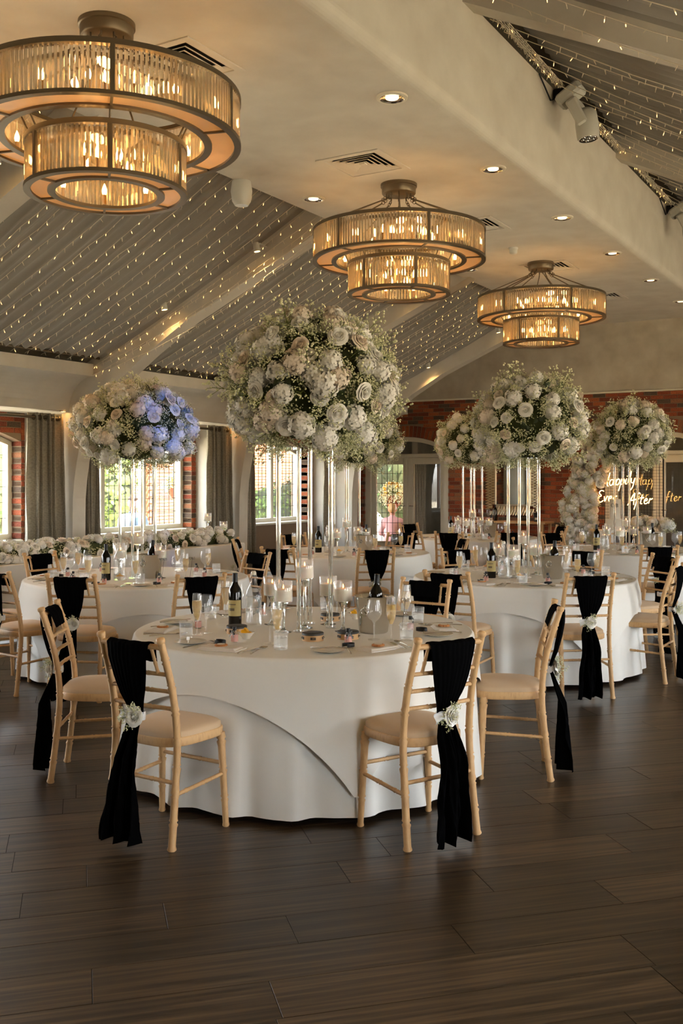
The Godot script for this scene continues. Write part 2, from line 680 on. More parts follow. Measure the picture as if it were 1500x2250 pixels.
func put_bricks(wall: Node3D, spots: Array, most: int) -> void:   # spots: [rank, Transform3D, size]; the first become parts, the rest one mesh per tone
	spots.sort_custom(func(a, b): return a[0] < b[0])
	var rest := []
	for k in 6:
		rest.append(Geo.new())
	var shapes := {}
	for k in spots.size():
		var s: Vector3 = spots[k][2]
		var h := hash1(k * 7 + 3)
		var tone := 4 if h > 0.88 else 5 if h > 0.8 else int(h * 5.0) % 4
		var key := "%.3f_%.3f_%.3f" % [s.x, s.y, s.z]
		if not shapes.has(key):
			var g := Geo.new()
			g.cbox(Vector3.ZERO, s, 0.004)
			shapes[key] = [g, g.mesh(M.brick_0)]
		if k < most:
			part(wall, "brick", shapes[key][1], spots[k][1], M["brick_%d" % tone])
		else:
			rest[tone].add(shapes[key][0], spots[k][1])
	for k in 6:
		if rest[k].v.size():
			part(wall, "brickwork", rest[k].mesh(M["brick_%d" % k])).set_meta("kind", "stuff")

func walls() -> void:
	# left window wall: strips from window centre to window centre
	var side := Transform3D(Basis(Vector3(0, 0, -1), Vector3.UP, Vector3(1, 0, 0)), Vector3(WALL_L, 0, 0))
	var g := Geo.new()
	var edges := [-FRONT - 0.4] + WIN_C + [-BACK + 0.35]
	for k in edges.size() - 1:
		var a: float = edges[k]
		var b: float = edges[k + 1]
		var p := PackedVector2Array([Vector2(a, -0.1), Vector2(b, -0.1)])
		if k < WIN_C.size():
			p.append(Vector2(b, 0.75))
			p.append(Vector2(b - WIN_H, 0.75))
			var ar := arch(b, WIN_H, 2.03, 2.28)
			for i in 6:
				p.append(ar[i])
		p.append(Vector2(b, 2.75))
		p.append(Vector2(a, 2.75))
		if k > 0:
			var ar := arch(a, WIN_H, 2.03, 2.28)
			for i in 6:
				p.append(ar[5 + i])
			p.append(Vector2(a + WIN_H, 0.75))
			p.append(Vector2(a, 0.75))
		g.extrude(p, -0.36, 0.0, side)
	var wl := structure("wall_left", g.mesh(M.mortar), "red brick wall with leaded windows behind grey curtains")
	var spots := []
	for k in WIN_C.size():
		var u0: float = WIN_C[k] + WIN_H
		var u1: float = (WIN_C[k + 1] - WIN_H) if k < WIN_C.size() - 1 else -BACK
		if u0 < 5.0:
			continue
		var row := 0
		var y := 0.55
		while y < 2.36:
			var u := u0 - (0.1125 if row % 2 else 0.0)
			while u < u1 - 0.02:
				var a := maxf(u, u0 - 0.006)
				var b := minf(u + 0.215, u1 + 0.006)
				if b - a > 0.03:
					var edge := a < u0 + 0.01 or b > u1 - 0.01
					var dp := 0.33 if edge else 0.06
					var c := side * Vector3((a + b) / 2, y + 0.0325, -dp / 2 + 0.008 + 0.003 * hash1(int(u * 91) + row))
					spots.append([u0 + absf(y - 1.6), Transform3D(Basis(), c), Vector3(dp, 0.065, snappedf(b - a, 0.005))])
				u += 0.225
			y += 0.075
			row += 1
	for k in range(1, WIN_C.size()):   # brick between the window heads and the soffit
		var row := 0
		var y := 2.065
		while y < 2.37:
			var u: float = WIN_C[k] - WIN_H - (0.1125 if row % 2 else 0.0)
			while u < WIN_C[k] + WIN_H:
				var mid := u + 0.1075
				var ar_y := 2.03 + 0.25 * (1.0 - pow((mid - WIN_C[k]) / WIN_H, 2.0))
				if y > ar_y + 0.03:
					spots.append([500.0 + u, Transform3D(Basis(), side * Vector3(mid, y + 0.0325, -0.022)), Vector3(0.06, 0.065, 0.215)])
				u += 0.225
			y += 0.075
			row += 1
	put_bricks(wl, spots, 290)

	# brick end wall with two arched door openings
	var p2 := PackedVector2Array([Vector2(WALL_L - 0.35, -0.1), Vector2(-9.9, -0.1)])
	p2.append_array(arch(-8.97, 0.93, 2.13, 2.37))
	p2.append_array(PackedVector2Array([Vector2(-8.04, -0.1), Vector2(-5.0, -0.1)]))
	p2.append_array(arch(-4.07, 0.93, 2.13, 2.37))
	p2.append_array(PackedVector2Array([Vector2(-3.14, -0.1), Vector2(WALL_R + 0.3, -0.1), Vector2(WALL_R + 0.3, 6.2), Vector2(WALL_L - 0.35, 6.2)]))
	g = Geo.new()
	g.extrude(p2, BACK - 0.3, BACK)
	var wb := structure("wall_back", g.mesh(M.mortar), "red brick end wall with arched white doors")
	spots = []
	var rowb := 0
	var yb := 0.3
	while yb < 3.05:
		var u := WALL_L - (0.1125 if rowb % 2 else 0.0)
		while u < -2.4:
			var a := maxf(u, WALL_L)
			var b := u + 0.215
			for dc in [-8.97, -4.07]:
				if yb < 2.4:
					var x0: float = dc - 0.93
					var x1: float = dc + 0.93
					if yb > 2.05:
						var w := 0.93 * sqrt(clampf((2.62 - yb) / 0.5, 0.0, 1.0)) + 0.1
						x0 = dc - w
						x1 = dc + w
					if b > x0 and a < x1:
						if a < x0 - 0.03:
							b = x0
						elif b > x1 + 0.03:
							a = x1
						else:
							a = b
				elif yb < 2.62 and absf((a + b) / 2 - dc) < 0.93 * sqrt(clampf((2.62 - yb) / 0.5, 0.0, 1.0)):
					a = b
			if b - a > 0.04:
				var c := Vector3((a + b) / 2, yb + 0.0325, BACK - 0.03 + 0.008 + 0.004 * hash1(int((u + 20) * 57) + rowb * 13))
				var seen := absf(c.x + 6.0) * 0.3 + absf(yb - 1.5)
				if c.x > -3.6:
					seen += 20.0
				spots.append([seen, Transform3D(Basis(), c), Vector3(snappedf(b - a, 0.005), 0.065, 0.06)])
			u += 0.225
		yb += 0.075
		rowb += 1
	for dc in [-8.97, -4.07]:   # soldier course round each arch
		var rise := 0.24
		var rad := (0.93 * 0.93 + rise * rise) / (2.0 * rise)
		for k in 24:
			var a := asin(0.93 / rad) * (-1.0 + 2.0 * (k + 0.5) / 24.0)
			var c := Vector3(dc + (rad + 0.115) * sin(a), 2.37 - rad + (rad + 0.115) * cos(a), BACK - 0.02)
			spots.append([-1.0, Transform3D(Basis(Vector3(0, 0, 1), -a), c), Vector3(0.068, 0.215, 0.062)])
	put_bricks(wb, spots, 300)
	g = Geo.new()
	g.box(Vector3((WALL_L + WALL_R) / 2, 4.6, BACK + 0.015), Vector3(WALL_R - WALL_L, 3.04, 0.07))
	structure("wall_gable", g.mesh(M.plaster_wall), "beige plastered gable above the brick end wall")
	g = Geo.new()
	g.cbox(Vector3((WALL_L + WALL_R) / 2, 3.075, BACK + 0.03), Vector3(WALL_R - WALL_L, 0.03, 0.1), 0.006)
	structure("trim_1", g.mesh(M.cream_paint), "thin pale bead along the foot of the gable plaster")

	# window wall beside the viewer and the wall behind, both out of the picture; daylight comes in through them
	g = Geo.new()
	edges = [-FRONT - 0.4] + WIN_C + [-BACK + 0.35]
	var rside := Transform3D(Basis(Vector3(0, 0, -1), Vector3.UP, Vector3(1, 0, 0)), Vector3(WALL_R + 0.3, 0, 0))
	for k in edges.size() - 1:
		var a: float = edges[k]
		var b: float = edges[k + 1]
		var p := PackedVector2Array([Vector2(a, -0.1), Vector2(b, -0.1)])
		if k < WIN_C.size():
			p.append_array(PackedVector2Array([Vector2(b, 0.75), Vector2(b - 0.8, 0.75), Vector2(b - 0.8, 2.05), Vector2(b, 2.05)]))
		p.append_array(PackedVector2Array([Vector2(b, 2.9), Vector2(a, 2.9)]))
		if k > 0:
			p.append_array(PackedVector2Array([Vector2(a, 2.05), Vector2(a + 0.8, 2.05), Vector2(a + 0.8, 0.75), Vector2(a, 0.75)]))
		g.extrude(p, -0.3, 0.0, rside)
	structure("wall_right", g.mesh(M.plaster_wall), "plain wall with a row of windows")
	g = Geo.new()
	g.box(Vector3((WALL_L + WALL_R) / 2, 3.0, FRONT + 0.15), Vector3(WALL_R - WALL_L + 0.8, 6.2, 0.3))
	structure("wall_front", g.mesh(M.plaster_wall), "plain plastered wall behind the viewer")

func ceilings() -> void:
	# dropped flat ceiling along the middle, with an upstand face on its right edge
	var p := PackedVector2Array([Vector2(STRIP_L, CEIL + 0.45), Vector2(STRIP_L, CEIL)])
	for k in 8:
		var a := PI / 2 * k / 7.0
		p.append(Vector2(STRIP_R - 0.09 + 0.09 * sin(a), CEIL + 0.09 - 0.09 * cos(a)))
	p.append_array(PackedVector2Array([Vector2(STRIP_R, 5.22), Vector2(STRIP_R - 0.2, 5.22), Vector2(STRIP_R - 0.2, CEIL + 0.2), Vector2(STRIP_L + 0.15, CEIL + 0.2), Vector2(STRIP_L + 0.15, CEIL + 0.45)]))
	var g := Geo.new()
	var lp := PackedVector2Array([Vector2(STRIP_L, CEIL + 0.45), Vector2(STRIP_L, CEIL), Vector2(-4.51, CEIL), Vector2(-4.51, CEIL + 0.2), Vector2(STRIP_L + 0.15, CEIL + 0.2), Vector2(STRIP_L + 0.15, CEIL + 0.45)])
	var rp := PackedVector2Array([Vector2(-4.01, CEIL)])
	for k in range(2, 12):
		rp.append(p[k])
	rp.append(Vector2(-4.01, CEIL + 0.2))
	var zz := -FRONT - 0.1
	for v in VENTS:   # an opening for each vent
		g.extrude(p, -(v - 0.25), -zz)
		g.extrude(lp, -(v + 0.25), -(v - 0.25))
		g.extrude(rp, -(v + 0.25), -(v - 0.25))
		zz = v + 0.25
	g.extrude(p, BACK - 0.1, -zz)
	structure("ceiling", g.mesh(M.plaster), "flat dropped plaster ceiling with a tall side face")
	# roof slabs over the drapes
	g = Geo.new()
	g.extrude(PackedVector2Array([Vector2(-4.8, 5.55), Vector2(-10.6, 2.72), Vector2(-10.6, 2.95), Vector2(-4.27, 6.1), Vector2(3.5, 2.9), Vector2(3.5, 2.65), Vector2(-3.1, 5.85), Vector2(-4.27, 5.85)]), BACK - 0.3, FRONT + 0.3)
	structure("ceiling_roof", g.mesh(M.plaster_wall), "pitched roof lining above the ceiling drapes")
	# cove above the windows
	p = PackedVector2Array([Vector2(-9.1, 3.0), Vector2(-8.92, 2.97)])
	for k in 13:
		var a := PI / 2 * k / 12.0
		p.append(Vector2(-8.92 - 0.42 * sin(a), 2.40 + 0.42 * cos(a)))
	p.append_array(PackedVector2Array([Vector2(WALL_L, 2.40), Vector2(WALL_L, 2.62), Vector2(-9.55, 2.68)]))
	g = Geo.new()
	g.extrude(p, BACK, FRONT)
	structure("trim_2", g.mesh(M.plaster), "curved plaster cove above the windows")
	# curved portal frames on the window side
	var inner := Curve2D.new()
	for q in [[-5.3, 4.34, -0.3, -0.13], [-7.43, 3.40, -0.35, -0.18], [-8.5, 2.74, -0.2, -0.16], [-9.08, 2.18, -0.1, -0.25], [-9.27, 1.3, -0.02, -0.3], [-9.29, FLOOR, 0, -0.1]]:
		inner.add_point(Vector2(q[0], q[1]), Vector2(-q[2], -q[3]), Vector2(q[2], q[3]))
	for k in FRAMES_L.size():
		p = PackedVector2Array(inner.tessellate(4, 3.0))
		p.append_array(PackedVector2Array([Vector2(WALL_L, FLOOR), Vector2(WALL_L, 2.60), Vector2(-9.3, 2.86), Vector2(-5.3, 4.80)]))
		g = Geo.new()
		g.extrude(p, -0.11, 0.11)
		solo("portal_frame", ["plastered portal frame with curved knee out of view", "plastered portal frame behind the big chandelier", "curved plaster portal frame with two lit spotlights, behind the blue-lit flowers", "curved plaster portal frame behind the largest flower ball", "plastered portal frame nearest the brick end wall"][k], "roof frame", g.mesh(M.plaster), Transform3D(Basis(), Vector3(0, 0, -FRAMES_L[k] - 0.11)), "portal frames on the window side")
	for k in RAFTERS_R.size():
		g = Geo.new()
		g.extrude(PackedVector2Array([Vector2(-3.05, 5.17), Vector2(2.9, 2.25), Vector2(2.98, 2.7), Vector2(-3.2, 5.72)]), -0.11, 0.11)
		solo("rafter", ["plaster rafter out of view", "plaster rafter crossed by fairy lights, with a lit spotlight", "plaster rafter between the two white moving head lights", "plaster rafter beside the brick end wall"][k], "rafter", g.mesh(M.plaster), Transform3D(Basis(), Vector3(0, 0, -RAFTERS_R[k] - 0.11)), "rafters beyond the dropped ceiling")

func drapes() -> void:
	var left_bays := [[2.22, 5.5, "beyond the big chandelier's near rim"], [5.72, 9.0, "behind the big chandelier"], [9.22, 12.5, "behind the largest flower ball"], [12.72, 16.0, "nearest the brick end wall"]]
	for b in left_bays.size():
		var z0: float = left_bays[b][0]
		var z1: float = left_bays[b][1]
		var g := Geo.new()
		var f := FastNoiseLite.new()
		f.seed = 70 + b
		f.frequency = 0.9
		var fold := func(u: float, v: float) -> Vector3:
			var z := lerpf(z0, z1, u)
			var x := lerpf(-5.35, -8.78, v)
			var w := z * 46.0 + 3.0 * f.get_noise_1d(z * 3.0) + 0.8 * f.get_noise_2d(z * 2.0, v * 1.5)
			var amp := 0.022 + 0.012 * f.get_noise_1d(z * 9.0 + 50.0)
			var y := 4.70 - 0.486 * (-5.35 - x) + amp * (absf(sin(w * 0.5)) * 2.0 - 1.0) - 0.05 * sin(PI * v)
			return Vector3(x, y, -z)
		g.grid(230, 8, fold)
		var o := solo("ceiling_drape", "pleated taupe fabric drape on the slope " + left_bays[b][2], "drape", g.mesh(M.ceiling_drape), Transform3D(), "pleated ceiling drapes on the window side")
		var rod := Geo.new()
		rod.tube([Vector3(-8.8, 3.03, -z0 - 0.02), Vector3(-8.8, 3.03, -z1 + 0.02)], 0.016, 8)
		part(o, "hem_rod", rod.mesh(M.bronze))
	var right_bays := [[2.9, 6.93, "out of view"], [7.15, 11.19, "behind the white moving head light"], [11.41, 15.45, "behind the far moving head light"], [15.67, 17.55, "beside the brick end wall"]]
	for b in right_bays.size():
		var z0: float = right_bays[b][0]
		var z1: float = right_bays[b][1]
		var g := Geo.new()
		var f := FastNoiseLite.new()
		f.seed = 90 + b
		f.frequency = 0.8
		var fold := func(u: float, v: float) -> Vector3:
			var z := lerpf(z0, z1, u)
			var x := lerpf(-3.0, 2.7, v)
			var w := z * 40.0 + 4.0 * f.get_noise_1d(z * 3.0) + 1.5 * f.get_noise_2d(z * 2.0, v * 2.0)
			return Vector3(x, 5.46 - 0.49 * (x + 3.05) + 0.03 * (absf(sin(w * 0.5)) * 2.0 - 1.0) - 0.1 * sin(PI * v), -z)
		g.grid(230, 10, fold)
		solo("gathered_drape", "gathered dark drape " + right_bays[b][2], "drape", g.mesh(M.ceiling_drape), Transform3D(), "gathered drapes beyond the dropped ceiling")

func fairy_string(a: Vector3, b: Vector3, sag: float, step: float, label: String, group: String, lit: float) -> void:
	var o := thing("fairy_light_string", label, "fairy lights", Vector3.ZERO, 0.0, group)
	var pts := []
	var n := 14
	for k in n + 1:
		var u := float(k) / n
		pts.append(a.lerp(b, u) + Vector3(rng.randf_range(-0.006, 0.006), -sag * 4.0 * u * (1.0 - u) + rng.randf_range(-0.008, 0.008), rng.randf_range(-0.012, 0.012)))
	var g := Geo.new()
	g.tube(pts, 0.0034, 4, false)
	part(o, "cable", g.mesh(M.fairy_clear))
	var xs := []
	var cnt := int(a.distance_to(b) / step)
	for k in cnt:
		var u := (k + 0.5) / cnt * n
		var i := mini(int(u), n - 1)
		var p: Vector3 = pts[i].lerp(pts[i + 1], u - i)
		var d := Vector3(rng.randf_range(-0.5, 0.5), -1.0, rng.randf_range(-0.9, 0.9))
		xs.append(Transform3D(aim(d), p))
	if not cache.has("fairy"):
		var gb := Geo.new()
		gb.lathe([Vector2(0.0, 0.042), Vector2(0.0024, 0.037), Vector2(0.0032, 0.014), Vector2(0.0032, 0.004)], 6)
		cache.fairy = gb.mesh(M.fairy_bulb)
		cache.fairy_off = gb.mesh(M.fairy_clear)
		var gh := Geo.new()
		gh.lathe([Vector2(0.0042, 0.02), Vector2(0.0044, 0.0), Vector2(0.0, -0.001)], 6)
		cache.fairy_holder = gh.mesh(M.fairy_clear)
	var on := []
	var off := []
	for x in xs:
		if rng.randf() < lit:
			on.append(x)
		else:
			off.append(x)
	many(o, "led_light", cache.fairy, on)
	many(o, "unlit_bulb", cache.fairy_off, off)
	many(o, "light_holder", cache.fairy_holder, xs)

func fairy_lights() -> void:
	rng.seed = 404
	var bays := [[5.75, 8.95, "on the drape behind the big chandelier"], [9.25, 12.45, "on the drape behind the largest flower ball"], [12.75, 15.6, "on the drape nearest the brick end wall"], [3.4, 5.4, "on the drape before the big chandelier"]]
	for b in bays.size():
		var n := 15 if b < 2 else 13 if b == 2 else 7
		for k in n:
			var z: float = lerpf(bays[b][0], bays[b][1], (k + 0.5) / n)
			var dz := rng.randf_range(-0.05, 0.05)
			fairy_string(Vector3(-5.5, 4.50, -z), Vector3(-8.9, 2.99, -z - dz - 0.12), rng.randf_range(0.02, 0.1), 0.125, "string of warm fairy lights " + bays[b][2], "fairy light strings " + bays[b][2], 0.42)
	for k in 8:   # strings that cross the portal frame's face
		var z := 8.93 + 0.01 * k
		if k < 4:
			fairy_string(Vector3(-5.5, 4.38 - 0.06 * k, -8.93), Vector3(-8.9, 2.93 - 0.1 * (k % 2), -8.96), 0.03 + 0.05 * k, 0.13, "string of warm fairy lights across the portal frame with two spotlights", "fairy light strings across the portal frame", 0.42)
	var rbays := [[4.2, 6.85, "crossing the rafter with a lit spotlight"], [7.2, 11.1, "under the gathered drape by the white moving head light"], [11.45, 15.4, "under the gathered drape by the far moving head light"]]
	for b in rbays.size():
		var n: int = [7, 13, 11][b]
		for k in n:
			var z: float = lerpf(rbays[b][0], rbays[b][1], (k + 0.5) / n)
			fairy_string(Vector3(-3.0, 5.2, -z), Vector3(2.2, 2.62, -z + rng.randf_range(-0.25, 0.25)), rng.randf_range(0.05, 0.22), 0.14, "string of warm fairy lights " + rbays[b][2], "fairy light strings " + rbays[b][2], 0.22)
	# a thick bunch of wire and holders along the top edge of the upstand face
	for k in 6:
		fairy_string(Vector3(-3.0 + 0.015 * k, 5.24, -6.9), Vector3(-3.0 + 0.01 * k, 5.24, -15.3), 0.02, 0.09, "bunched fairy light string along the top of the ceiling's side face", "bunched fairy light strings", 0.08)

func curtain_mesh(w_top: float, w_bot: float, h: float, seed_: int, pleats: int) -> ArrayMesh:
	var f := FastNoiseLite.new()
	f.seed = seed_
	f.frequency = 1.2
	var g := Geo.new()
	var fold := func(u: float, v: float) -> Vector3:
		var w := lerpf(w_top, w_bot, v)
		var ph := u * pleats * TAU + 0.7 * f.get_noise_2d(u * 4.0, v * 1.5)
		var amp := lerpf(0.06, 0.1, v) * (0.8 + 0.3 * f.get_noise_1d(u * 7.0))
		return Vector3(amp * sin(ph) + 0.35 * amp * sin(ph * 0.5 + 1.0), h * (1.0 - v), (u - 0.5) * w + 0.028 * cos(ph))
	g.grid(pleats * 10, 12, fold)
	return g.mesh(M.curtain)

func curtains() -> void:
	# pairs hang either side of each column, from poles under the cove soffit
	var names := ["beside the window with the first brick pier", "between the column and the blue-lit flowers", "of the window behind the garland's far end", "behind the largest flower ball's tubes", "in the corner by the white doors", ""]
	var k := 0
	for fz in [5.5, 9.0, 12.5, 16.0]:
		for s in 2:
			if fz < 6.0 and s == 0:
				continue
			var zc: float = fz - 0.27 if s == 0 else fz + 0.42
			if fz > 15.0:
				if s == 1:
					continue
				zc = 16.1
			var w := 0.5 if s == 0 else 0.34
			var x := -9.46 if fz < 15.0 else -9.75
			var c := thing("curtain", "tall pleated grey-taupe curtain " + ["beside the window at the hall's near end", "beside the arched window and the first brick pier", "between the portal column and the window with the blue-lit flowers", "beside the brick pier at the garland's far end", "between the second column and the window behind the largest flower ball", "in the corner beside the white doors"][mini(k, 5)], "curtain", Vector3(x, FLOOR + 0.01, -zc), 0.0, "curtains on the window wall")
			part(c, "fabric", curtain_mesh(w, w * 1.12, 2.4, 200 + k, 5 if s == 0 else 4))
			for r in 5:
				var gr := Geo.new()
				var ring := []
				for j in 13:
					ring.append(Vector3(0.032 * cos(TAU * j / 12), 0.032 * sin(TAU * j / 12), 0))
				gr.tube(ring, 0.005, 5, false)
				part(c, "eyelet", gr.mesh(M.bronze), Transform3D(Basis(), Vector3(0, 2.345, (r - 2) * w / 5.2)))
			k += 1
	for b in [[5.7, 8.98], [9.24, 12.48], [12.74, 15.98]]:
		var g := Geo.new()
		g.tube([Vector3(-9.46, 2.31, -b[0]), Vector3(-9.46, 2.31, -b[1])], 0.02, 10)
		var o := thing("curtain_pole", "metal curtain pole under the cove " + ("by the first brick pier" if b[0] < 6 else "behind the blue-lit flowers" if b[0] < 10 else "behind the largest flower ball"), "curtain pole", Vector3.ZERO, 0.0, "curtain poles")
		part(o, "pole", g.mesh(M.bronze))
		for e in b:
			var gf := Geo.new()
			gf.ball(Vector3(-9.46, 2.31, -e + (0.03 if e == b[1] else -0.03)), 0.032, 10, 7)
			part(o, "finial", gf.mesh(M.bronze))

func windows() -> void:
	# leaded windows: painted frame, two mullions, lead bars and one pane of glass in every lead square
	var fr := Geo.new()
	var ar := arch(0.0, WIN_H, 2.03, 2.28)
	var inn := arch(0.0, WIN_H - 0.07, 1.99, 2.20)
	var ring := PackedVector2Array([Vector2(-WIN_H, 0.75)])
	ring.append_array(ar)
	ring.append(Vector2(WIN_H, 0.75))
	ring.append(Vector2(WIN_H - 0.07, 0.83))
	for k in inn.size():
		ring.append(inn[inn.size() - 1 - k])
	ring.append(Vector2(-WIN_H + 0.07, 0.83))
	ring.append(Vector2(WIN_H - 0.07, 0.83))   # bridge closes the sill side
	# frame in simple pieces: sides, sill, head
	fr = Geo.new()
	for k in ar.size() - 1:
		fr.extrude(PackedVector2Array([inn[k], inn[k + 1], ar[k + 1], ar[k]]), -0.05, 0.05)
	for s in [-1.0, 1.0]:
		fr.extrude(PackedVector2Array([Vector2(s * WIN_H, 0.75), Vector2(s * (WIN_H - 0.07), 0.75), Vector2(s * (WIN_H - 0.07), 2.0), Vector2(s * WIN_H, 2.04)]), -0.05, 0.05)
	fr.box(Vector3(0, 0.79, 0), Vector3(2 * WIN_H, 0.08, 0.1))
	var frame_mesh := fr.mesh(M.cream_paint)
	var mu := Geo.new()
	mu.cbox(Vector3(0, 1.5, 0), Vector3(0.085, 1.4, 0.1), 0.01)
	var mull_mesh := mu.mesh(M.cream_paint)
	var lh := 0.205
	var lw := 0.1165
	var pg := Geo.new()
	pg.box(Vector3.ZERO, Vector3(lw - 0.006, lh - 0.006, 0.004))
	var pane_mesh := pg.mesh(M.window_glass)
	var side := Basis(Vector3(0, 0, -1), Vector3.UP, Vector3(1, 0, 0))
	for w in range(1, WIN_C.size()):
		var o := Node3D.new()
		o.name = "window_%d" % w
		add_child(o)
		o.transform = Transform3D(side, Vector3(WALL_L - 0.22, 0, -WIN_C[w]))
		tag(o, ["", "leaded window at the hall's near end", "arched leaded window beside the first brick pier", "leaded window behind the blue-lit flowers, a man outside", "leaded window behind the largest flower ball"][w], "", "", "structure")
		part(o, "frame", frame_mesh)
		for s in [-1.0, 1.0]:
			part(o, "mullion", mull_mesh, Transform3D(Basis(), Vector3(s * 0.44, 0, 0)))
		var lead := Geo.new()
		var n := 0
		for l in 3:
			var x0: float = [-1.28, -0.3975, 0.4825][l]
			var x1: float = [-0.4825, 0.3975, 1.28][l]
			var cols := 7
			var cw := (x1 - x0) / cols
			for c in cols:
				var xm := x0 + (c + 0.5) * cw
				var top := 1.99 + 0.21 * (1.0 - pow(xm / 1.28, 2.0))
				if c > 0:
					lead.box(Vector3(x0 + c * cw, (0.83 + top) / 2, 0.01), Vector3(0.008, top - 0.83, 0.009))
				if w < 2:
					continue
				for r in 7:
					var ya := 0.83 + r * lh
					var hgt := minf(lh, top + 0.02 - ya)
					if hgt > 0.03:
						part(o, "pane", pane_mesh, Transform3D(Basis().scaled(Vector3(cw / lw, hgt / lh, 1)), Vector3(xm, ya + hgt / 2, 0.01)))
						n += 1
			for r in range(1, 7):
				lead.box(Vector3((x0 + x1) / 2, 0.83 + r * lh, 0.01), Vector3(x1 - x0, 0.007, 0.009))
		part(o, "lead_bars", lead.mesh(M.lead)).name = "lead_grid"
		var sill := Geo.new()
		sill.cbox(Vector3(0, 0.74, 0.14), Vector3(2 * WIN_H, 0.04, 0.26), 0.01)
		part(o, "sill", sill.mesh(M.cream_paint))

func french_doors(called: String, cx: float, label: String, clear_view := false) -> void:
	var o := Node3D.new()
	o.name = called
	add_child(o)
	o.position = Vector3(cx, 0, BACK - 0.12)
	tag(o, label, "", "", "structure")
	var g := Geo.new()
	var ar := arch(0, 0.93, 2.13, 2.37)
	var inn := arch(0, 0.85, 2.08, 2.285)
	for k in ar.size() - 1:
		g.extrude(PackedVector2Array([inn[k], inn[k + 1], ar[k + 1], ar[k]]), -0.05, 0.09)
	for s in [-1.0, 1.0]:
		g.extrude(PackedVector2Array([Vector2(s * 0.93, 0.0), Vector2(s * 0.82, 0.0), Vector2(s * 0.82, 2.09), Vector2(s * 0.93, 2.14)]), -0.05, 0.09)
	g.cbox(Vector3(0, 2.0, 0.02), Vector3(1.66, 0.075, 0.14), 0.012)
	part(o, "frame", g.mesh(M.cream_paint))
	g = Geo.new()
	var fan := PackedVector2Array([Vector2(-0.84, 2.03)])
	fan.append_array(inn)
	fan.append(Vector2(0.84, 2.03))
	g.extrude(fan, -0.012, -0.004)
	part(o, "fanlight", g.mesh(M.window_glass))
	for s in [-1.0, 1.0]:
		var leaf := Node3D.new()
		leaf.name = "door_leaf"
		o.add_child(leaf, true)
		leaf.position = Vector3(s * 0.412, 0, 0)
		g = Geo.new()
		for e in [-1.0, 1.0]:
			g.cbox(Vector3(e * 0.355, 0.99, 0), Vector3(0.105, 1.94, 0.05), 0.008)
		g.cbox(Vector3(0, 1.895, 0), Vector3(0.61, 0.13, 0.05), 0.008)
		g.cbox(Vector3(0, 0.15, 0), Vector3(0.61, 0.26, 0.05), 0.008)
		part(leaf, "leaf_frame", g.mesh(M.cream_paint))
		g = Geo.new()
		g.box(Vector3(0, 1.05, 0), Vector3(0.61, 1.58, 0.008))
		part(leaf, "door_glass", g.mesh(M.window_glass))
		if clear_view and s < 0:
			g = Geo.new()
			for k in range(1, 5):
				g.box(Vector3(-0.305 + 0.122 * k, 1.05, 0.006), Vector3(0.008, 1.58, 0.008))
			for k in range(1, 8):
				g.box(Vector3(0, 0.26 + 0.198 * k, 0.006), Vector3(0.61, 0.008, 0.008))
			part(leaf, "lead_grid", g.mesh(M.lead))
		elif clear_view:
			g = Geo.new()
			g.grid(30, 8, func(u: float, v: float) -> Vector3: return Vector3(-0.27 + 0.2 * u, 0.1 + 1.85 * v, -0.08 + 0.02 * sin(u * 22.0 + v)))
			part(leaf, "door_curtain", g.mesh(M.curtain))
		g = Geo.new()
		g.tube([Vector3(-s * 0.355, 1.0, 0.03), Vector3(-s * 0.355, 1.0, 0.07), Vector3(-s * 0.27, 1.0, 0.07)], 0.009, 6)
		part(leaf, "handle", g.mesh(M.chrome))

func added_dark_rooms() -> void:
	# added unlit rooms that darken the end wall glazing, behind the doors and fanlights
	var z0 := BACK - 0.3
	var g := Geo.new()
	for q in [[-8.94, -6.0, -0.1, 3.0], [-5.7, -2.4, -0.1, 3.0], [-10.6, -8.88, 2.0, 3.0]]:
		var x0: float = q[0]
		var x1: float = q[1]
		var y0: float = q[2]
		var y1: float = q[3]
		var zc := z0 - 1.6
		g.box(Vector3((x0 + x1) / 2, y0 - 0.03, zc), Vector3(x1 - x0, 0.06, 3.2))
		g.box(Vector3((x0 + x1) / 2, y1 + 0.05, zc), Vector3(x1 - x0 + 0.1, 0.1, 3.3))
		g.box(Vector3((x0 + x1) / 2, (y0 + y1) / 2, z0 - 3.2), Vector3(x1 - x0 + 0.1, y1 - y0, 0.1))
		g.box(Vector3(x0, (y0 + y1) / 2, zc), Vector3(0.06, y1 - y0, 3.2))
		g.box(Vector3(x1, (y0 + y1) / 2, zc), Vector3(0.06, y1 - y0, 3.2))
	structure("wall_added_dark_room", g.mesh(M.plaster_wall), "plain walls of unlit rooms added to darken the glazed doors")

# ---------------------------------------------------------------- ceiling fittings
func ring_geo(r0: float, r1: float, y0: float, y1: float, seg := 72) -> Geo:
	var g := Geo.new()
	g.lathe([Vector2(r0, y0), Vector2(r1, y0), Vector2(r1, y1), Vector2(r0, y1), Vector2(r0, y0)], seg)
	return g

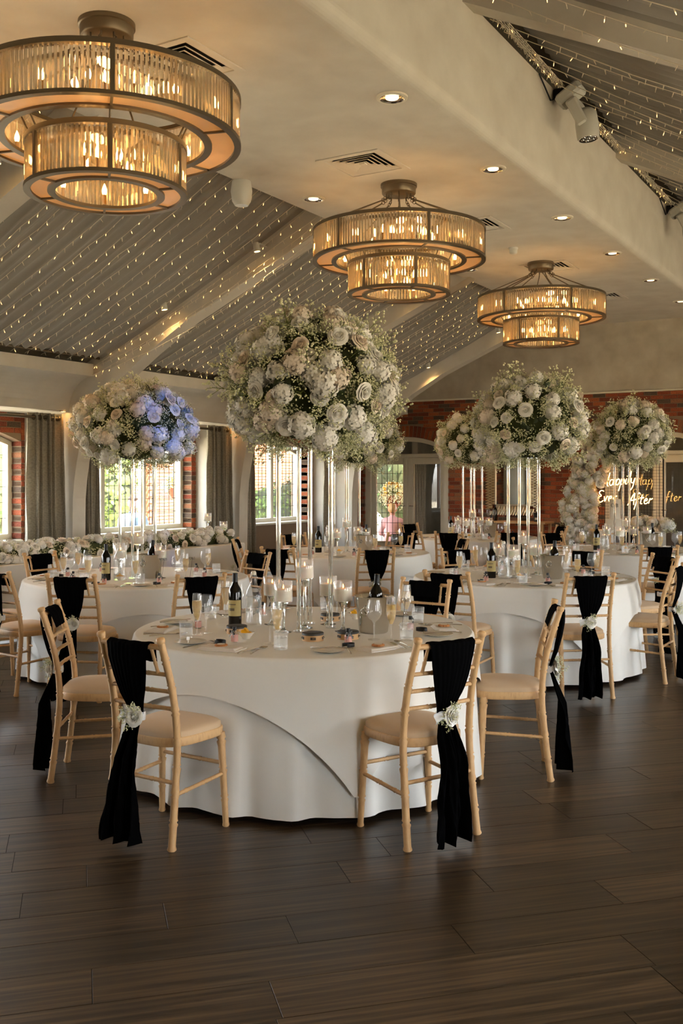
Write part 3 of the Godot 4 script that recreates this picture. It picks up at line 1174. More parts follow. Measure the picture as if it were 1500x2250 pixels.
func tier(parent: Node3D, called: String, ro: float, ri: float, y0: float, y1: float, n_out: int, n_in: int, turn: float) -> void:
	var o := Node3D.new()
	o.name = called
	parent.add_child(o, true)
	part(o, "top_rim", ring_geo(ro - 0.03, ro + 0.006, y1 - 0.03, y1).mesh(M.bronze))
	part(o, "bottom_rim", ring_geo(ro - 0.035, ro + 0.006, y0, y0 + 0.022).mesh(M.bronze))
	part(o, "inner_top_rim", ring_geo(ri - 0.012, ri + 0.012, y1 - 0.025, y1).mesh(M.bronze))
	part(o, "inner_bottom_rim", ring_geo(ri - 0.016, ri + 0.03, y0, y0 + 0.018).mesh(M.bronze))
	if not cache.has("prism"):
		var g := Geo.new()
		for k in 3:
			var a := TAU * k / 3.0 + PI / 6
			var b := TAU * (k + 1) / 3.0 + PI / 6
			var pa := Vector3(cos(a), 0, sin(a)) * 0.0118
			var pb := Vector3(cos(b), 0, sin(b)) * 0.0118
			g.quad(pa, pb, pb + Vector3.UP, pa + Vector3.UP, ((pa + pb) / 2).normalized())
		cache.prism_geo = g
		cache.prism = g.mesh(M.crystal)
		var gp := Geo.new()
		gp.add(g, Transform3D())
		for e in 2:
			var b := gp.v.size()
			for k in 3:
				var a := TAU * k / 3.0 + PI / 6
				gp.vert(Vector3(cos(a) * 0.0118, e, sin(a) * 0.0118), Vector3(0, -1.0 + 2.0 * e, 0))
			gp.tri(b, b + 1, b + 2)
		cache.prism_solid = gp.mesh(M.crystal_prism)
	var hgt := y1 - y0 - 0.05
	for k in n_out:
		var a := turn + TAU * (k + 0.5) / n_out
		var bs := Basis(Vector3.UP, -a + 0.4).scaled_local(Vector3(1, hgt, 1))
		part(o, "crystal_rod", cache.prism_solid, Transform3D(bs, Vector3(cos(a) * (ro - 0.012), y0 + 0.022, sin(a) * (ro - 0.012))))
	var gi := Geo.new()
	for k in n_in:
		var a := TAU * k / n_in
		gi.add(cache.prism_geo, Transform3D(Basis(Vector3.UP, -a).scaled_local(Vector3(1, hgt, 1)), Vector3(cos(a) * ri, y0 + 0.022, sin(a) * ri)))
	part(o, "inner_crystal_curtain", gi.mesh(M.crystal)).set_meta("kind", "stuff")
	for k in 6:
		var a := turn + TAU * k / 6.0
		var g := Geo.new()
		g.cbox(Vector3(ro - 0.004, (y0 + y1) / 2, 0), Vector3(0.018, y1 - y0 - 0.03, 0.026), 0.003)
		part(o, "upright", g.mesh(M.bronze), Transform3D(Basis(Vector3.UP, -a), Vector3.ZERO))
		g = Geo.new()
		g.box(Vector3((ro + ri) / 2, y0 + 0.009, 0), Vector3(ro - ri - 0.03, 0.014, 0.014))
		part(o, "spoke", g.mesh(M.bronze), Transform3D(Basis(Vector3.UP, -a), Vector3.ZERO))
		g = Geo.new()
		var f := func(u: float, v: float) -> Vector3:
			var b := TAU / 6.0 * (0.01 + 0.98 * u)
			return Vector3(cos(b), 0, sin(b)) * lerpf(ri + 0.02, ro - 0.03, v) + Vector3(0, y0 + 0.014, 0)
		g.grid(14, 1, f)
		part(o, "diffuser_panel", g.mesh(M.frosted_panel), Transform3D(Basis(Vector3.UP, -a), Vector3.ZERO))

func chandelier(z: float, label: String) -> void:
	var o := thing("chandelier", label, "chandelier", Vector3(-4.27, CEIL, -z), 0.0, "two-tier crystal chandeliers")
	var turn := deg_to_rad(133.9 - 90.0)
	var g := Geo.new()
	g.lathe([Vector2(0.0, -0.095), Vector2(0.15, -0.095), Vector2(0.158, -0.085), Vector2(0.16, -0.03), Vector2(0.17, -0.026), Vector2(0.17, 0.0)], 40)
	part(o, "canopy", g.mesh(M.bronze))
	for k in 10:
		var a := turn + TAU * (k + 0.5) / 10
		var d := Vector3(cos(a), 0, sin(a))
		g = Geo.new()
		var p0 := d * 0.12 + Vector3(0, -0.095, 0)
		var p1 := d * 0.16 + Vector3(0, -0.16, 0)
		var p2 := d * 0.77 + Vector3(0, -0.428, 0)
		g.tube([p0, p0 + Vector3(0, -0.03, 0)], 0.007, 6)
		for e in 2:
			var ring := []
			for j in 9:
				var t := TAU * j / 8
				ring.append((p0 + Vector3(0, -0.035, 0)).lerp(p1, 0.3 + 0.5 * e) + (d * cos(t) + Vector3.UP * sin(t)) * 0.017)
			g.tube(ring, 0.004, 4, false)
		g.tube([p1, p2], 0.0065, 6)
		part(o, "hanging_rod", g.mesh(M.bronze))
	tier(o, "outer_tier", 0.80, 0.60, -0.725, -0.43, 174, 130, turn)
	tier(o, "lower_tier", 0.475, 0.315, -1.035, -0.735, 102, 68, turn)
	for k in 6:   # struts that carry the lower tier
		var a := turn + TAU * k / 6.0
		g = Geo.new()
		g.tube([Vector3(cos(a) * 0.60, -0.47, sin(a) * 0.60), Vector3(cos(a) * 0.46, -0.745, sin(a) * 0.46)], 0.006, 6)
		part(o, "strut", g.mesh(M.bronze))
	if not cache.has("bulb"):
		var gb := Geo.new()
		gb.lathe([Vector2(0, 0.075), Vector2(0.006, 0.062), Vector2(0.0155, 0.035), Vector2(0.0165, 0.02), Vector2(0.011, 0.0), Vector2(0.0, 0.0)], 10)
		cache.bulb = gb.mesh(M.bulb)
		var gc := Geo.new()
		gc.lathe([Vector2(0.012, 0.0), Vector2(0.012, -0.06), Vector2(0.022, -0.065), Vector2(0.0, -0.067)], 10)
		cache.bulb_cup = gc.mesh(M.brass)
	for e in [[18, 0.70, -0.615, 6, 1.0], [9, 0.395, -0.925, 3, 0.4]]:
		for k in e[0]:
			var a: float = turn + TAU * (k + 0.5) / e[0]
			var p := Vector3(cos(a) * e[1], e[2], sin(a) * e[1])
			var cup := part(o, "candle_cup", cache.bulb_cup, Transform3D(Basis(), p))
			part(cup, "light_bulb", cache.bulb)
			if k % e[3] == 0:
				var l := OmniLight3D.new()
				l.name = "bulb_light"
				l.light_color = Color(1.0, 0.76, 0.48)
				l.light_energy = e[4] * LAMP
				l.light_size = 0.03
				l.omni_range = 40.0
				l.omni_attenuation = 2.0
				l.shadow_enabled = true
				l.position = p + Vector3(0, 0.11, 0)
				o.add_child(l, true)

func vent(z: float, label: String) -> void:
	var o := thing("ceiling_vent", label, "vent", Vector3(-4.26, CEIL, -z), 0.0, "square ceiling vents")
	var g := Geo.new()
	for s in 4:
		var b := Basis(Vector3.UP, PI / 2 * s)
		g.extrude(PackedVector2Array([Vector2(-0.305, -0.305), Vector2(0.305, -0.305), Vector2(0.25, -0.25), Vector2(-0.25, -0.25)]), 0.0, 0.008, Transform3D(b * Basis(Vector3.RIGHT, PI / 2), Vector3(0, -0.001, 0)))
	part(o, "flange", g.mesh(M.plaster))
	g = Geo.new()
	g.box(Vector3(0, 0.65, 0), Vector3(0.5, 0.02, 0.5))
	for k in 4:
		var b := Basis(Vector3.UP, PI / 2 * k)
		g.box(b * Vector3(0.244, 0.34, 0), Vector3(0.01, 0.64, 0.5), b)
	part(o, "duct", g.mesh(M.duct_metal))
	for k in 5:
		var r := 0.246 - 0.046 * k
		g = Geo.new()
		for s in 4:
			var b := Basis(Vector3.UP, PI / 2 * s)
			var q := [Vector3(-r, -0.004, -r), Vector3(r, -0.004, -r), Vector3(r - 0.036, 0.014, -r + 0.036), Vector3(-r + 0.036, 0.014, -r + 0.036)]
			var up := Vector3(0, 0.004, 0)
			g.quad(b * q[0], b * q[1], b * q[2], b * q[3], b * Vector3(0, -0.9, 0.44))
			g.quad(b * q[0], b * q[1], b * (q[1] + up), b * (q[0] + up), b * Vector3(0, 0, -1))
			g.quad(b * (q[0] + up), b * (q[1] + up), b * (q[2] + up), b * (q[3] + up), b * Vector3(0, 0.9, -0.44))
		part(o, "louvre", g.mesh(M.plaster))
	g = Geo.new()
	g.box(Vector3(0, 0.003, 0), Vector3(0.05, 0.014, 0.05))
	part(o, "hub", g.mesh(M.plaster))

func downlight(x: float, z: float, label: String) -> void:
	var o := thing("downlight", label, "downlight", Vector3(x, CEIL, -z), 0.0, "round chrome downlights")
	if not cache.has("dl"):
		var g := Geo.new()
		g.lathe([Vector2(0.115, 0.0), Vector2(0.113, -0.012), Vector2(0.1, -0.018), Vector2(0.088, -0.014)], 32)
		var h := Geo.new()
		h.lathe([Vector2(0.09, -0.015), Vector2(0.08, -0.008), Vector2(0.06, -0.004), Vector2(0.0, -0.003)], 32)
		var c := Geo.new()
		c.lathe([Vector2(0.05, -0.005), Vector2(0.046, -0.012), Vector2(0.0, -0.016)], 20)
		cache.dl = [g.mesh(M.cream_paint), h.mesh(M.chrome), c.mesh(M.downlight_lens)]
	part(o, "trim_ring", cache.dl[0])
	part(o, "reflector", cache.dl[1])
	part(o, "light_lens", cache.dl[2])
	var l := SpotLight3D.new()
	l.name = "downlight_beam"
	l.light_color = Color(1.0, 0.85, 0.65)
	l.light_energy = 0.04
	l.light_size = 0.05
	l.spot_angle = 55.0
	l.spot_range = 30.0
	l.spot_attenuation = 2.0
	l.shadow_enabled = true
	l.position = Vector3(0, -0.03, 0)
	l.rotation.x = -PI / 2
	o.add_child(l)

func moving_head(z: float, label: String, place := Vector3.ZERO) -> void:
	var o := thing("moving_head_light", label, "stage light", Vector3(-2.96, 5.06, -z) if place == Vector3.ZERO else place, 0.0, "white moving head lights on the upstand")
	var g := Geo.new()
	g.cbox(Vector3(-0.02, 0.09, 0.0), Vector3(0.12, 0.1, 0.1), 0.01)
	part(o, "clamp", g.mesh(M.black_metal))
	var tilt := Basis(Vector3(0, 0, 1), 0.55)
	g = Geo.new()
	g.cbox(tilt * Vector3(0.10, 0.02, 0), Vector3(0.26, 0.11, 0.2), 0.025, tilt)
	part(o, "base_housing", g.mesh(M.white_plastic))
	g = Geo.new()
	for s in [-1.0, 1.0]:
		g.cbox(Vector3(0.17, -0.14, s * 0.125), Vector3(0.1, 0.27, 0.035), 0.015, Basis(Vector3(0, 0, 1), 0.45))
	g.cbox(Vector3(0.12, -0.035, 0), Vector3(0.11, 0.06, 0.27), 0.015, Basis(Vector3(0, 0, 1), 0.45))
	part(o, "yoke", g.mesh(M.white_plastic))
	g = Geo.new()
	var hx := Transform3D(Basis(Vector3(0, 0, 1), 0.12), Vector3(0.23, -0.24, 0))
	g.lathe([Vector2(0.0, 0.15), Vector2(0.07, 0.145), Vector2(0.1, 0.11), Vector2(0.106, 0.0), Vector2(0.104, -0.1), Vector2(0.096, -0.135), Vector2(0.088, -0.135)], 24, hx)
	part(o, "lamp_head", g.mesh(M.white_plastic))
	g = Geo.new()
	g.lathe([Vector2(0.088, -0.132), Vector2(0.07, -0.12), Vector2(0.0, -0.118)], 24, hx)
	for k in 7:
		var c := Vector3.ZERO if k == 0 else Vector3(cos(TAU * k / 6), 0, sin(TAU * k / 6)) * 0.055
		g.ball(hx * (c + Vector3(0, -0.122, 0)), 0.018, 8, 5)
	part(o, "lens_cluster", g.mesh(M.chrome))
	g = Geo.new()
	g.tube([Vector3(-0.02, 0.1, 0.05), Vector3(-0.06, 0.02, 0.1), Vector3(-0.05, -0.02, 0.2), Vector3(-0.07, 0.14, 0.45)], 0.008, 5)
	part(o, "cable", g.mesh(M.black_metal))

func spot_fitting(p: Vector3, dir: Vector3, label: String, energy: float) -> void:
	var o := thing("spotlight", label, "spotlight", p, 0.0, "small lit spotlights")
	var b := aim(-dir)
	var g := Geo.new()
	g.lathe([Vector2(0.0, 0.05), Vector2(0.03, 0.048), Vector2(0.036, 0.03), Vector2(0.038, -0.05), Vector2(0.032, -0.052)], 16, Transform3D(b, Vector3.ZERO))
	part(o, "housing", g.mesh(M.white_plastic))
	g = Geo.new()
	g.lathe([Vector2(0.033, -0.047), Vector2(0.0, -0.047)], 16, Transform3D(b, Vector3.ZERO))
	part(o, "lens", g.mesh(M.spot_lens))
	g = Geo.new()
	g.tube([Vector3.ZERO, Vector3(0, 0.05, -0.06), Vector3(0, 0.05, -0.2)], 0.01, 8)
	part(o, "bracket", g.mesh(M.white_plastic))
	var l := SpotLight3D.new()
	l.name = "spot_beam"
	l.light_color = Color(1.0, 0.78, 0.5)
	l.light_energy = energy
	l.light_size = 0.03
	l.spot_angle = 60.0
	l.spot_range = 20.0
	l.spot_attenuation = 2.0
	l.shadow_enabled = true
	l.basis = Basis.looking_at(dir, Vector3.RIGHT if absf(dir.normalized().y) > 0.9 else Vector3.UP)
	l.position = dir.normalized() * 0.07
	o.add_child(l)

func fittings() -> void:
	chandelier(4.42, "large two-tier crystal rod chandelier, largest of three, lit warm")
	chandelier(8.24, "two-tier crystal rod chandelier above the largest flower ball, middle of three")
	chandelier(12.17, "smallest-looking two-tier crystal chandelier, nearest the brick end wall")
	for q in [[2.65, "square louvred ceiling vent at the near end of the flat ceiling"], [5.1, "square louvred ceiling vent beside the largest chandelier's rim"], [7.55, "square louvred ceiling vent seen whole before the middle chandelier"], [10.0, "square louvred ceiling vent just beyond the middle chandelier"], [12.45, "square louvred ceiling vent at the far chandelier's canopy"], [14.9, "square louvred ceiling vent nearest the gable wall"]]:
		vent(q[0], q[1])
	var dl := ["beside the upstand, first of the row before the middle chandelier", "beside the upstand level with the middle chandelier", "beside the upstand just past the middle chandelier", "beside the upstand level with the far chandelier", "beside the upstand, next to last before the gable", "beside the upstand, last before the gable"]
	for k in 6:
		downlight(-3.33, 6.32 + 1.916 * k, "round chrome ceiling downlight " + dl[k])
	downlight(-5.2, 8.22, "round chrome ceiling downlight at the drape edge before the middle chandelier")
	downlight(-5.2, 12.05, "round chrome ceiling downlight half hidden by the middle chandelier's rim")
	var sd := thing("smoke_detector", "small white smoke detector on the flat ceiling", "smoke detector", Vector3(-4.27, CEIL, -11.2))
	var g := Geo.new()
	g.lathe([Vector2(0.055, 0.0), Vector2(0.055, -0.02), Vector2(0.05, -0.025)], 20)
	part(sd, "base_plate", g.mesh(M.white_plastic))
	g = Geo.new()
	g.lathe([Vector2(0.048, -0.025), Vector2(0.046, -0.06), Vector2(0.035, -0.075), Vector2(0.0, -0.078)], 20)
	part(sd, "sensor_head", g.mesh(M.white_plastic))
	var sp := thing("pendant_speaker", "white rounded pendant speaker at the edge of the flat ceiling", "speaker", cam(-0.905, 8.98, CEIL - 0.16))
	g = Geo.new()
	g.lathe([Vector2(0.0, 0.16), Vector2(0.085, 0.15), Vector2(0.098, 0.06), Vector2(0.085, -0.03), Vector2(0.06, -0.07)], 24)
	part(sp, "shell", g.mesh(M.white_plastic))
	g = Geo.new()
	g.lathe([Vector2(0.06, -0.07), Vector2(0.055, -0.065), Vector2(0.0, -0.06)], 24)
	part(sp, "grille", g.mesh(M.white_ribbon))
	moving_head(2.45, "white moving head light out of view, throwing a blue beam", Vector3(-1.45, 4.5, -2.45))
	moving_head(9.04, "white moving head light on the upstand, seen whole among fairy lights")
	moving_head(13.66, "white moving head light on the upstand nearer the gable")
	# two small spots on the near face of every frame and rafter
	var fl := ["the frame behind the viewer's side", "the portal frame behind the big chandelier", "the curved portal frame by the blue-lit flowers", "the portal frame behind the largest flower ball", "the portal frame nearest the gable"]
	for k in FRAMES_L.size():
		spot_fitting(Vector3(-7.61, 3.55, -FRAMES_L[k] + 0.2), Vector3(0.15, -1, -0.06), "small lit spotlight low on " + fl[k], SPOT)
		spot_fitting(Vector3(-6.30, 4.07, -FRAMES_L[k] + 0.2), Vector3(0.15, -1, -0.06), "small lit spotlight high on " + fl[k], SPOT)
	var rl := ["the rafter behind the viewer", "the rafter crossed by fairy lights", "the rafter between the moving head lights", "the rafter nearest the gable"]
	for k in RAFTERS_R.size():
		spot_fitting(Vector3(-1.55, 4.78, -RAFTERS_R[k] + 0.2), Vector3(-0.1, -1, 0.1), "small lit spotlight high on " + rl[k], SPOT)
		spot_fitting(Vector3(0.2, 3.85, -RAFTERS_R[k] + 0.2), Vector3(-0.1, -1, 0.1), "small lit spotlight low on " + rl[k], SPOT)
	for q in [[-9.37, 8.93, "above the first brick pier's curtain"], [-9.37, 12.43, "above the curtain behind the blue-lit flowers"], [-9.55, 15.9, "above the corner curtain"]]:
		var o := thing("soffit_light", "small warm recessed light in the cove soffit " + q[2], "downlight", Vector3(q[0], 2.40, -q[1]), 0.0, "recessed lights in the cove soffit")
		g = Geo.new()
		g.lathe([Vector2(0.045, 0.0), Vector2(0.043, -0.008), Vector2(0.032, -0.008)], 16)
		part(o, "trim_ring", g.mesh(M.chrome))
		g = Geo.new()
		g.lathe([Vector2(0.033, -0.004), Vector2(0.0, -0.004)], 16)
		part(o, "light_lens", g.mesh(M.spot_lens))
		var l := SpotLight3D.new()
		l.name = "soffit_beam"
		l.light_color = Color(1.0, 0.62, 0.26)
		l.light_energy = 0.03
		l.light_size = 0.03
		l.spot_angle = 45.0
		l.spot_range = 20.0
		l.spot_attenuation = 2.0
		l.shadow_enabled = true
		l.position = Vector3(0, -0.02, 0)
		l.rotation.x = -PI / 2
		o.add_child(l)

# ---------------------------------------------------------------- flowers
func petal_geo(g: Geo, az: float, w: float, r0: float, r1: float, h: float, curl: float, nu := 5, nv := 5) -> void:
	var f := func(u: float, v: float) -> Vector3:
		var s := u * 2.0 - 1.0
		var a := az + s * w * (0.55 + 0.45 * sin(PI * minf(v * 0.75 + 0.1, 0.5)))
		var rad := lerpf(r0, r1, pow(v, 0.8)) * (1.0 - 0.08 * s * s) + curl * pow(v, 4.0)
		var y := h * (pow(v, 0.75) - 0.22 * s * s * v) - curl * 1.1 * pow(v, 5.0) + 0.03 * v * sin(s * 5.0 + az * 3.0)
		return Vector3(cos(a) * rad, y, sin(a) * rad)
	g.grid(nu, nv, f)

func flower_meshes() -> void:
	rng.seed = 77
	for var_ in 3:   # roses, unit radius about 1, opening along +Y
		var g := Geo.new()
		g.lathe([Vector2(0.0, 0.66), Vector2(0.12, 0.62), Vector2(0.28, 0.48), Vector2(0.5, 0.2), Vector2(0.66, 0.0)], 9)
		for ring in [[2, 0.14, 0.06, 0.78, 0.03], [3, 0.2, 0.15, 0.82, 0.05], [3, 0.28, 0.27, 0.84, 0.07], [4, 0.36, 0.40, 0.82, 0.10], [5, 0.42, 0.56, 0.74, 0.13], [5, 0.44, 0.74, 0.58, 0.15], [6, 0.42, 0.90, 0.36, 0.16]]:
			var off := rng.randf() * TAU
			for k in ring[0]:
				petal_geo(g, off + TAU * k / ring[0] + rng.randf_range(-0.1, 0.1), PI / ring[0] * 1.3, ring[1], ring[2] * rng.randf_range(0.95, 1.05), ring[3] * rng.randf_range(0.94, 1.06), ring[4])
		cache["rose_%d" % var_] = g.mesh(M.petal)
		cache["rose_geo_%d" % var_] = g
	for var_ in 2:   # hydrangea heads: a dome of four-petalled florets
		var g := Geo.new()
		g.ball(Vector3.ZERO, 0.74, 10, 6)
		for k in 44:
			var y := 1.0 - (k + 0.5) / 44.0 * 1.25
			var a := k * 2.39996
			var d := Vector3(sqrt(maxf(1.0 - y * y, 0.0)) * cos(a), y, sqrt(maxf(1.0 - y * y, 0.0)) * sin(a))
			d = (d + Vector3(rng.randf_range(-0.12, 0.12), rng.randf_range(-0.12, 0.12), rng.randf_range(-0.12, 0.12))).normalized()
			var b := aim(d, rng.randf() * TAU)
			var c := d * rng.randf_range(0.8, 1.0)
			for q in 4:
				var qa := TAU * q / 4.0
				var e := Vector3(cos(qa), 0, sin(qa))
				var s := Vector3(-sin(qa), 0, cos(qa))
				var lift := rng.randf_range(0.0, 0.1)
				var rim := []
				for r in [[0.0, 0.0, 0.0], [0.09, 0.085, 0.05], [0.2, 0.125, 0.07], [0.295, 0.06, 0.05 + lift * 0.5], [0.31, 0.0, 0.03 + lift], [0.295, -0.06, 0.05 + lift * 0.5], [0.2, -0.125, 0.07], [0.09, -0.085, 0.05]]:
					rim.append(c + b * (e * r[0] + s * r[1] + Vector3(0, r[2], 0)))
				var base := g.v.size()
				for r in rim.size():
					var out: Vector3 = (b * Vector3.UP + (rim[r] - c) * (-1.2 if r in [1, 2, 6, 7] else 0.8)).normalized()
					g.vert(rim[r], out)
				for r in range(1, 7):
					g.tri(base, base + r, base + r + 1)
		cache["hydrangea_%d" % var_] = g.mesh(M.petal)
		cache["hydrangea_geo_%d" % var_] = g
	for var_ in 2:   # a sprig of gypsophila, unit length along +Y
		var st := Geo.new()
		var bl := Geo.new()
		var tips := []
		st.tube([Vector3.ZERO, Vector3(0.02, 0.5, 0), Vector3(-0.01, 0.92, 0.01)], 0.012, 3, false)
		for k in 7:
			var y := 0.3 + 0.09 * k
			var a := k * 2.4 + var_
			var e := Vector3(cos(a), 0, sin(a)) * (0.34 - 0.03 * k) + Vector3(0, y + 0.22, 0)
			st.tube([Vector3(0, y, 0), e], 0.008, 3, false)
			for q in 3:
				var tp := e + Vector3(rng.randf_range(-0.12, 0.12), rng.randf_range(0.0, 0.14), rng.randf_range(-0.12, 0.12))
				tips.append(tp)
				if q == 0:
					st.tube([e, tp], 0.006, 3, false)
		tips.append(Vector3(-0.01, 0.95, 0.01))
		for p in tips:
			bl.octa(p, rng.randf_range(0.042, 0.062))
		cache["sprig_stem_%d" % var_] = st.mesh(M.stem_green)
		cache["sprig_bloom_%d" % var_] = bl.mesh(M.gypsophila)
	var lf := Geo.new()
	var f := func(u: float, v: float) -> Vector3:
		var s := u * 2.0 - 1.0
		return Vector3(s * 0.3 * sin(PI * pow(v, 0.8)), 0.18 * sin(PI * v) * 0.6 - 0.06 * s * s, -v)
	lf.grid(4, 6, f)
	cache.leaf = lf.mesh(M.leaf_green)

func scatter_gyp(parent: Node3D, spots: Array, lo: float, hi: float) -> void:   # spots: [point, direction]
	var xs := [[], []]
	for k in spots.size():
		var s := rng.randf_range(lo, hi)
		xs[k % 2].append(Transform3D(aim(spots[k][1], rng.randf() * TAU).scaled_local(Vector3(s, s, s)), spots[k][0]))
	for e in 2:
		many(parent, "gypsophila_stem", cache["sprig_stem_%d" % e], xs[e])
		many(parent, "gypsophila_bloom", cache["sprig_bloom_%d" % e], xs[e])

func flower_ball(p: Vector3, rx: float, ry: float, seed_: int, label: String, n_heads := 112, n_gyp := 640) -> void:
	rng.seed = seed_
	var o := thing("flower_ball", label, "flower arrangement", p, 0.0, "tall flower ball centrepieces")
	var g := Geo.new()
	g.ball(Vector3.ZERO, 0.74, 20, 12, Vector3(rx, ry / 1.0, rx))
	part(o, "moss_core", g.mesh(M.moss))
	for k in n_heads:
		var y := 1.0 - (k + 0.5) / n_heads * 1.72
		var a := k * 2.39996 + rng.randf_range(-0.25, 0.25)
		y = clampf(y + rng.randf_range(-0.06, 0.06), -0.8, 1.0)
		var q := sqrt(maxf(1.0 - y * y, 0.0))
		var d := Vector3(q * cos(a), y, q * sin(a))
		var rr := rng.randf_range(0.9, 1.03)
		var c := Vector3(d.x * rx, d.y * ry, d.z * rx) * rr
		var dir := (d + Vector3(rng.randf_range(-0.3, 0.3), rng.randf_range(-0.25, 0.3), rng.randf_range(-0.3, 0.3))).normalized()
		var h := rng.randf()
		if h < 0.36:
			var s := rng.randf_range(0.044, 0.06)
			part(o, "rose", cache["rose_%d" % (k % 3)], Transform3D(aim(dir, rng.randf() * TAU).scaled_local(Vector3(s, s * 1.05, s)), c), M.petal_cream if rng.randf() < 0.3 else null)
		elif h < 0.9:
			var s := rng.randf_range(0.056, 0.078)
			part(o, "hydrangea_head", cache["hydrangea_%d" % (k % 2)], Transform3D(aim(dir, rng.randf() * TAU).scaled_local(Vector3(s, s, s)), c * 0.96), M.petal_cream if rng.randf() < 0.25 else null)
		else:
			for e in 2:
				var s := rng.randf_range(0.06, 0.09)
				part(o, "leaf", cache.leaf, Transform3D(aim(dir, rng.randf() * TAU).scaled_local(Vector3(s, s, s)) * Basis(Vector3.RIGHT, 0.6), c * 0.93))
	var sp := []
	for k in n_gyp:
		var y := 1.0 - (k + 0.5) / n_gyp * 1.9
		var a := k * 2.39996 * 1.7 + rng.randf()
		var q := sqrt(maxf(1.0 - y * y, 0.0))
		var d := Vector3(q * cos(a), y, q * sin(a))
		var rr := rng.randf_range(0.68, 0.89)
		sp.append([Vector3(d.x * rx, d.y * ry, d.z * rx) * rr, (d + Vector3(rng.randf_range(-0.5, 0.5), rng.randf_range(-0.5, 0.4), rng.randf_range(-0.5, 0.5))).normalized()])
	scatter_gyp(o, sp, 0.075, 0.12)
	sp = []
	for k in 22:   # stray sprays that stand out of the ball
		var d := Vector3(rng.randf_range(-1, 1), rng.randf_range(-0.35, 1), rng.randf_range(-1, 1)).normalized()
		sp.append([Vector3(d.x * rx, d.y * ry, d.z * rx) * 0.84, (d + Vector3(0, 0.25, 0)).normalized()])
	scatter_gyp(o, sp, 0.12, 0.19)

func garland(a: Vector3, b: Vector3, label: String, n: int, wid: float, droop: float) -> void:
	rng.seed = 901
	var o := thing("flower_garland", label, "flower garland", a)
	var dv := b - a
	var g := Geo.new()
	g.tube([Vector3.ZERO, dv * 0.5 + Vector3(0, 0.01, 0), dv], 0.09, 8)
	part(o, "moss_core", g.mesh(M.moss))
	var sp := []
	var sd := dv.cross(Vector3.UP).normalized()
	for k in n:
		var u := (k + rng.randf()) / n
		var an := rng.randf_range(-0.3, PI + 0.3)
		var low := rng.randf() < 0.35
		var d := sd * cos(an) * (-1.0 if low else 1.0) + Vector3.UP * (sin(an) if not low else rng.randf_range(-0.4, 0.5))
		if low:
			d = -sd + Vector3.UP * rng.randf_range(-1.2, 0.4)
		d = d.normalized()
		var c := dv * u + Vector3(d.x * wid, d.y * (wid * 0.85 if d.y > 0 else droop), d.z * wid)
		var s := rng.randf_range(0.044, 0.06)
		if rng.randf() < 0.6:
			part(o, "rose", cache["rose_%d" % (k % 3)], Transform3D(aim(d, rng.randf() * TAU).scaled_local(Vector3(s, s, s)), c), M.petal_cream if rng.randf() < 0.5 else null)
		else:
			s *= 1.15
			part(o, "hydrangea_head", cache["hydrangea_%d" % (k % 2)], Transform3D(aim(d, rng.randf() * TAU).scaled_local(Vector3(s, s, s)), c))
		for e in 4:
			var d2 := (d + Vector3(rng.randf_range(-0.9, 0.9), rng.randf_range(-0.4, 0.8), rng.randf_range(-0.9, 0.9))).normalized()
			sp.append([c * 1.0 - d * 0.1 + dv.normalized() * rng.randf_range(-0.06, 0.06), d2])
		if k % 4 == 0:
			part(o, "leaf", cache.leaf, Transform3D(aim(d, rng.randf() * TAU).scaled_local(Vector3(0.08, 0.08, 0.08)), c * 1.0))
	scatter_gyp(o, sp, 0.07, 0.13)

# ---------------------------------------------------------------- chairs
func spline(pts: Array, n: int) -> Array:
	var out := []
	var m := pts.size()
	for k in n + 1:
		var u := float(k) / n * (m - 1)
		var i := mini(int(u), m - 2)
		var f := u - i
		var p0: Vector3 = pts[maxi(i - 1, 0)]
		var p3: Vector3 = pts[mini(i + 2, m - 1)]
		out.append((pts[i] as Vector3).cubic_interpolate(pts[i + 1], p0, p3, f))
	return out

func bamboo(g: Geo, pts: Array, r0: float, r1: float, gap: float, seg := 8) -> void:   # a turned cane with double rings
	var fine := []
	var rad := []
	var total := 0.0
	for k in pts.size() - 1:
		total += (pts[k] as Vector3).distance_to(pts[k + 1])
	var run := 0.0
	for k in pts.size() - 1:
		var a: Vector3 = pts[k]
		var b: Vector3 = pts[k + 1]
		var l := a.distance_to(b)
		var m := maxi(1, int(l / 0.0045))
		for i in m:
			var s := run + l * i / m
			var q := fposmod(s + gap * 0.5, gap) - gap * 0.5
			var bump := 1.0
			if absf(absf(q) - 0.008) < 0.0035:
				bump = 1.2
			elif absf(q) < 0.0045:
				bump = 0.9
			if bump != 1.0 or i == 0 or i % 4 == 0:
				fine.append(a.lerp(b, float(i) / m))
				rad.append(lerpf(r0, r1, s / total) * bump)
		run += l
	fine.append(pts[pts.size() - 1])
	rad.append(r1)
	g.tube(fine, rad, seg)

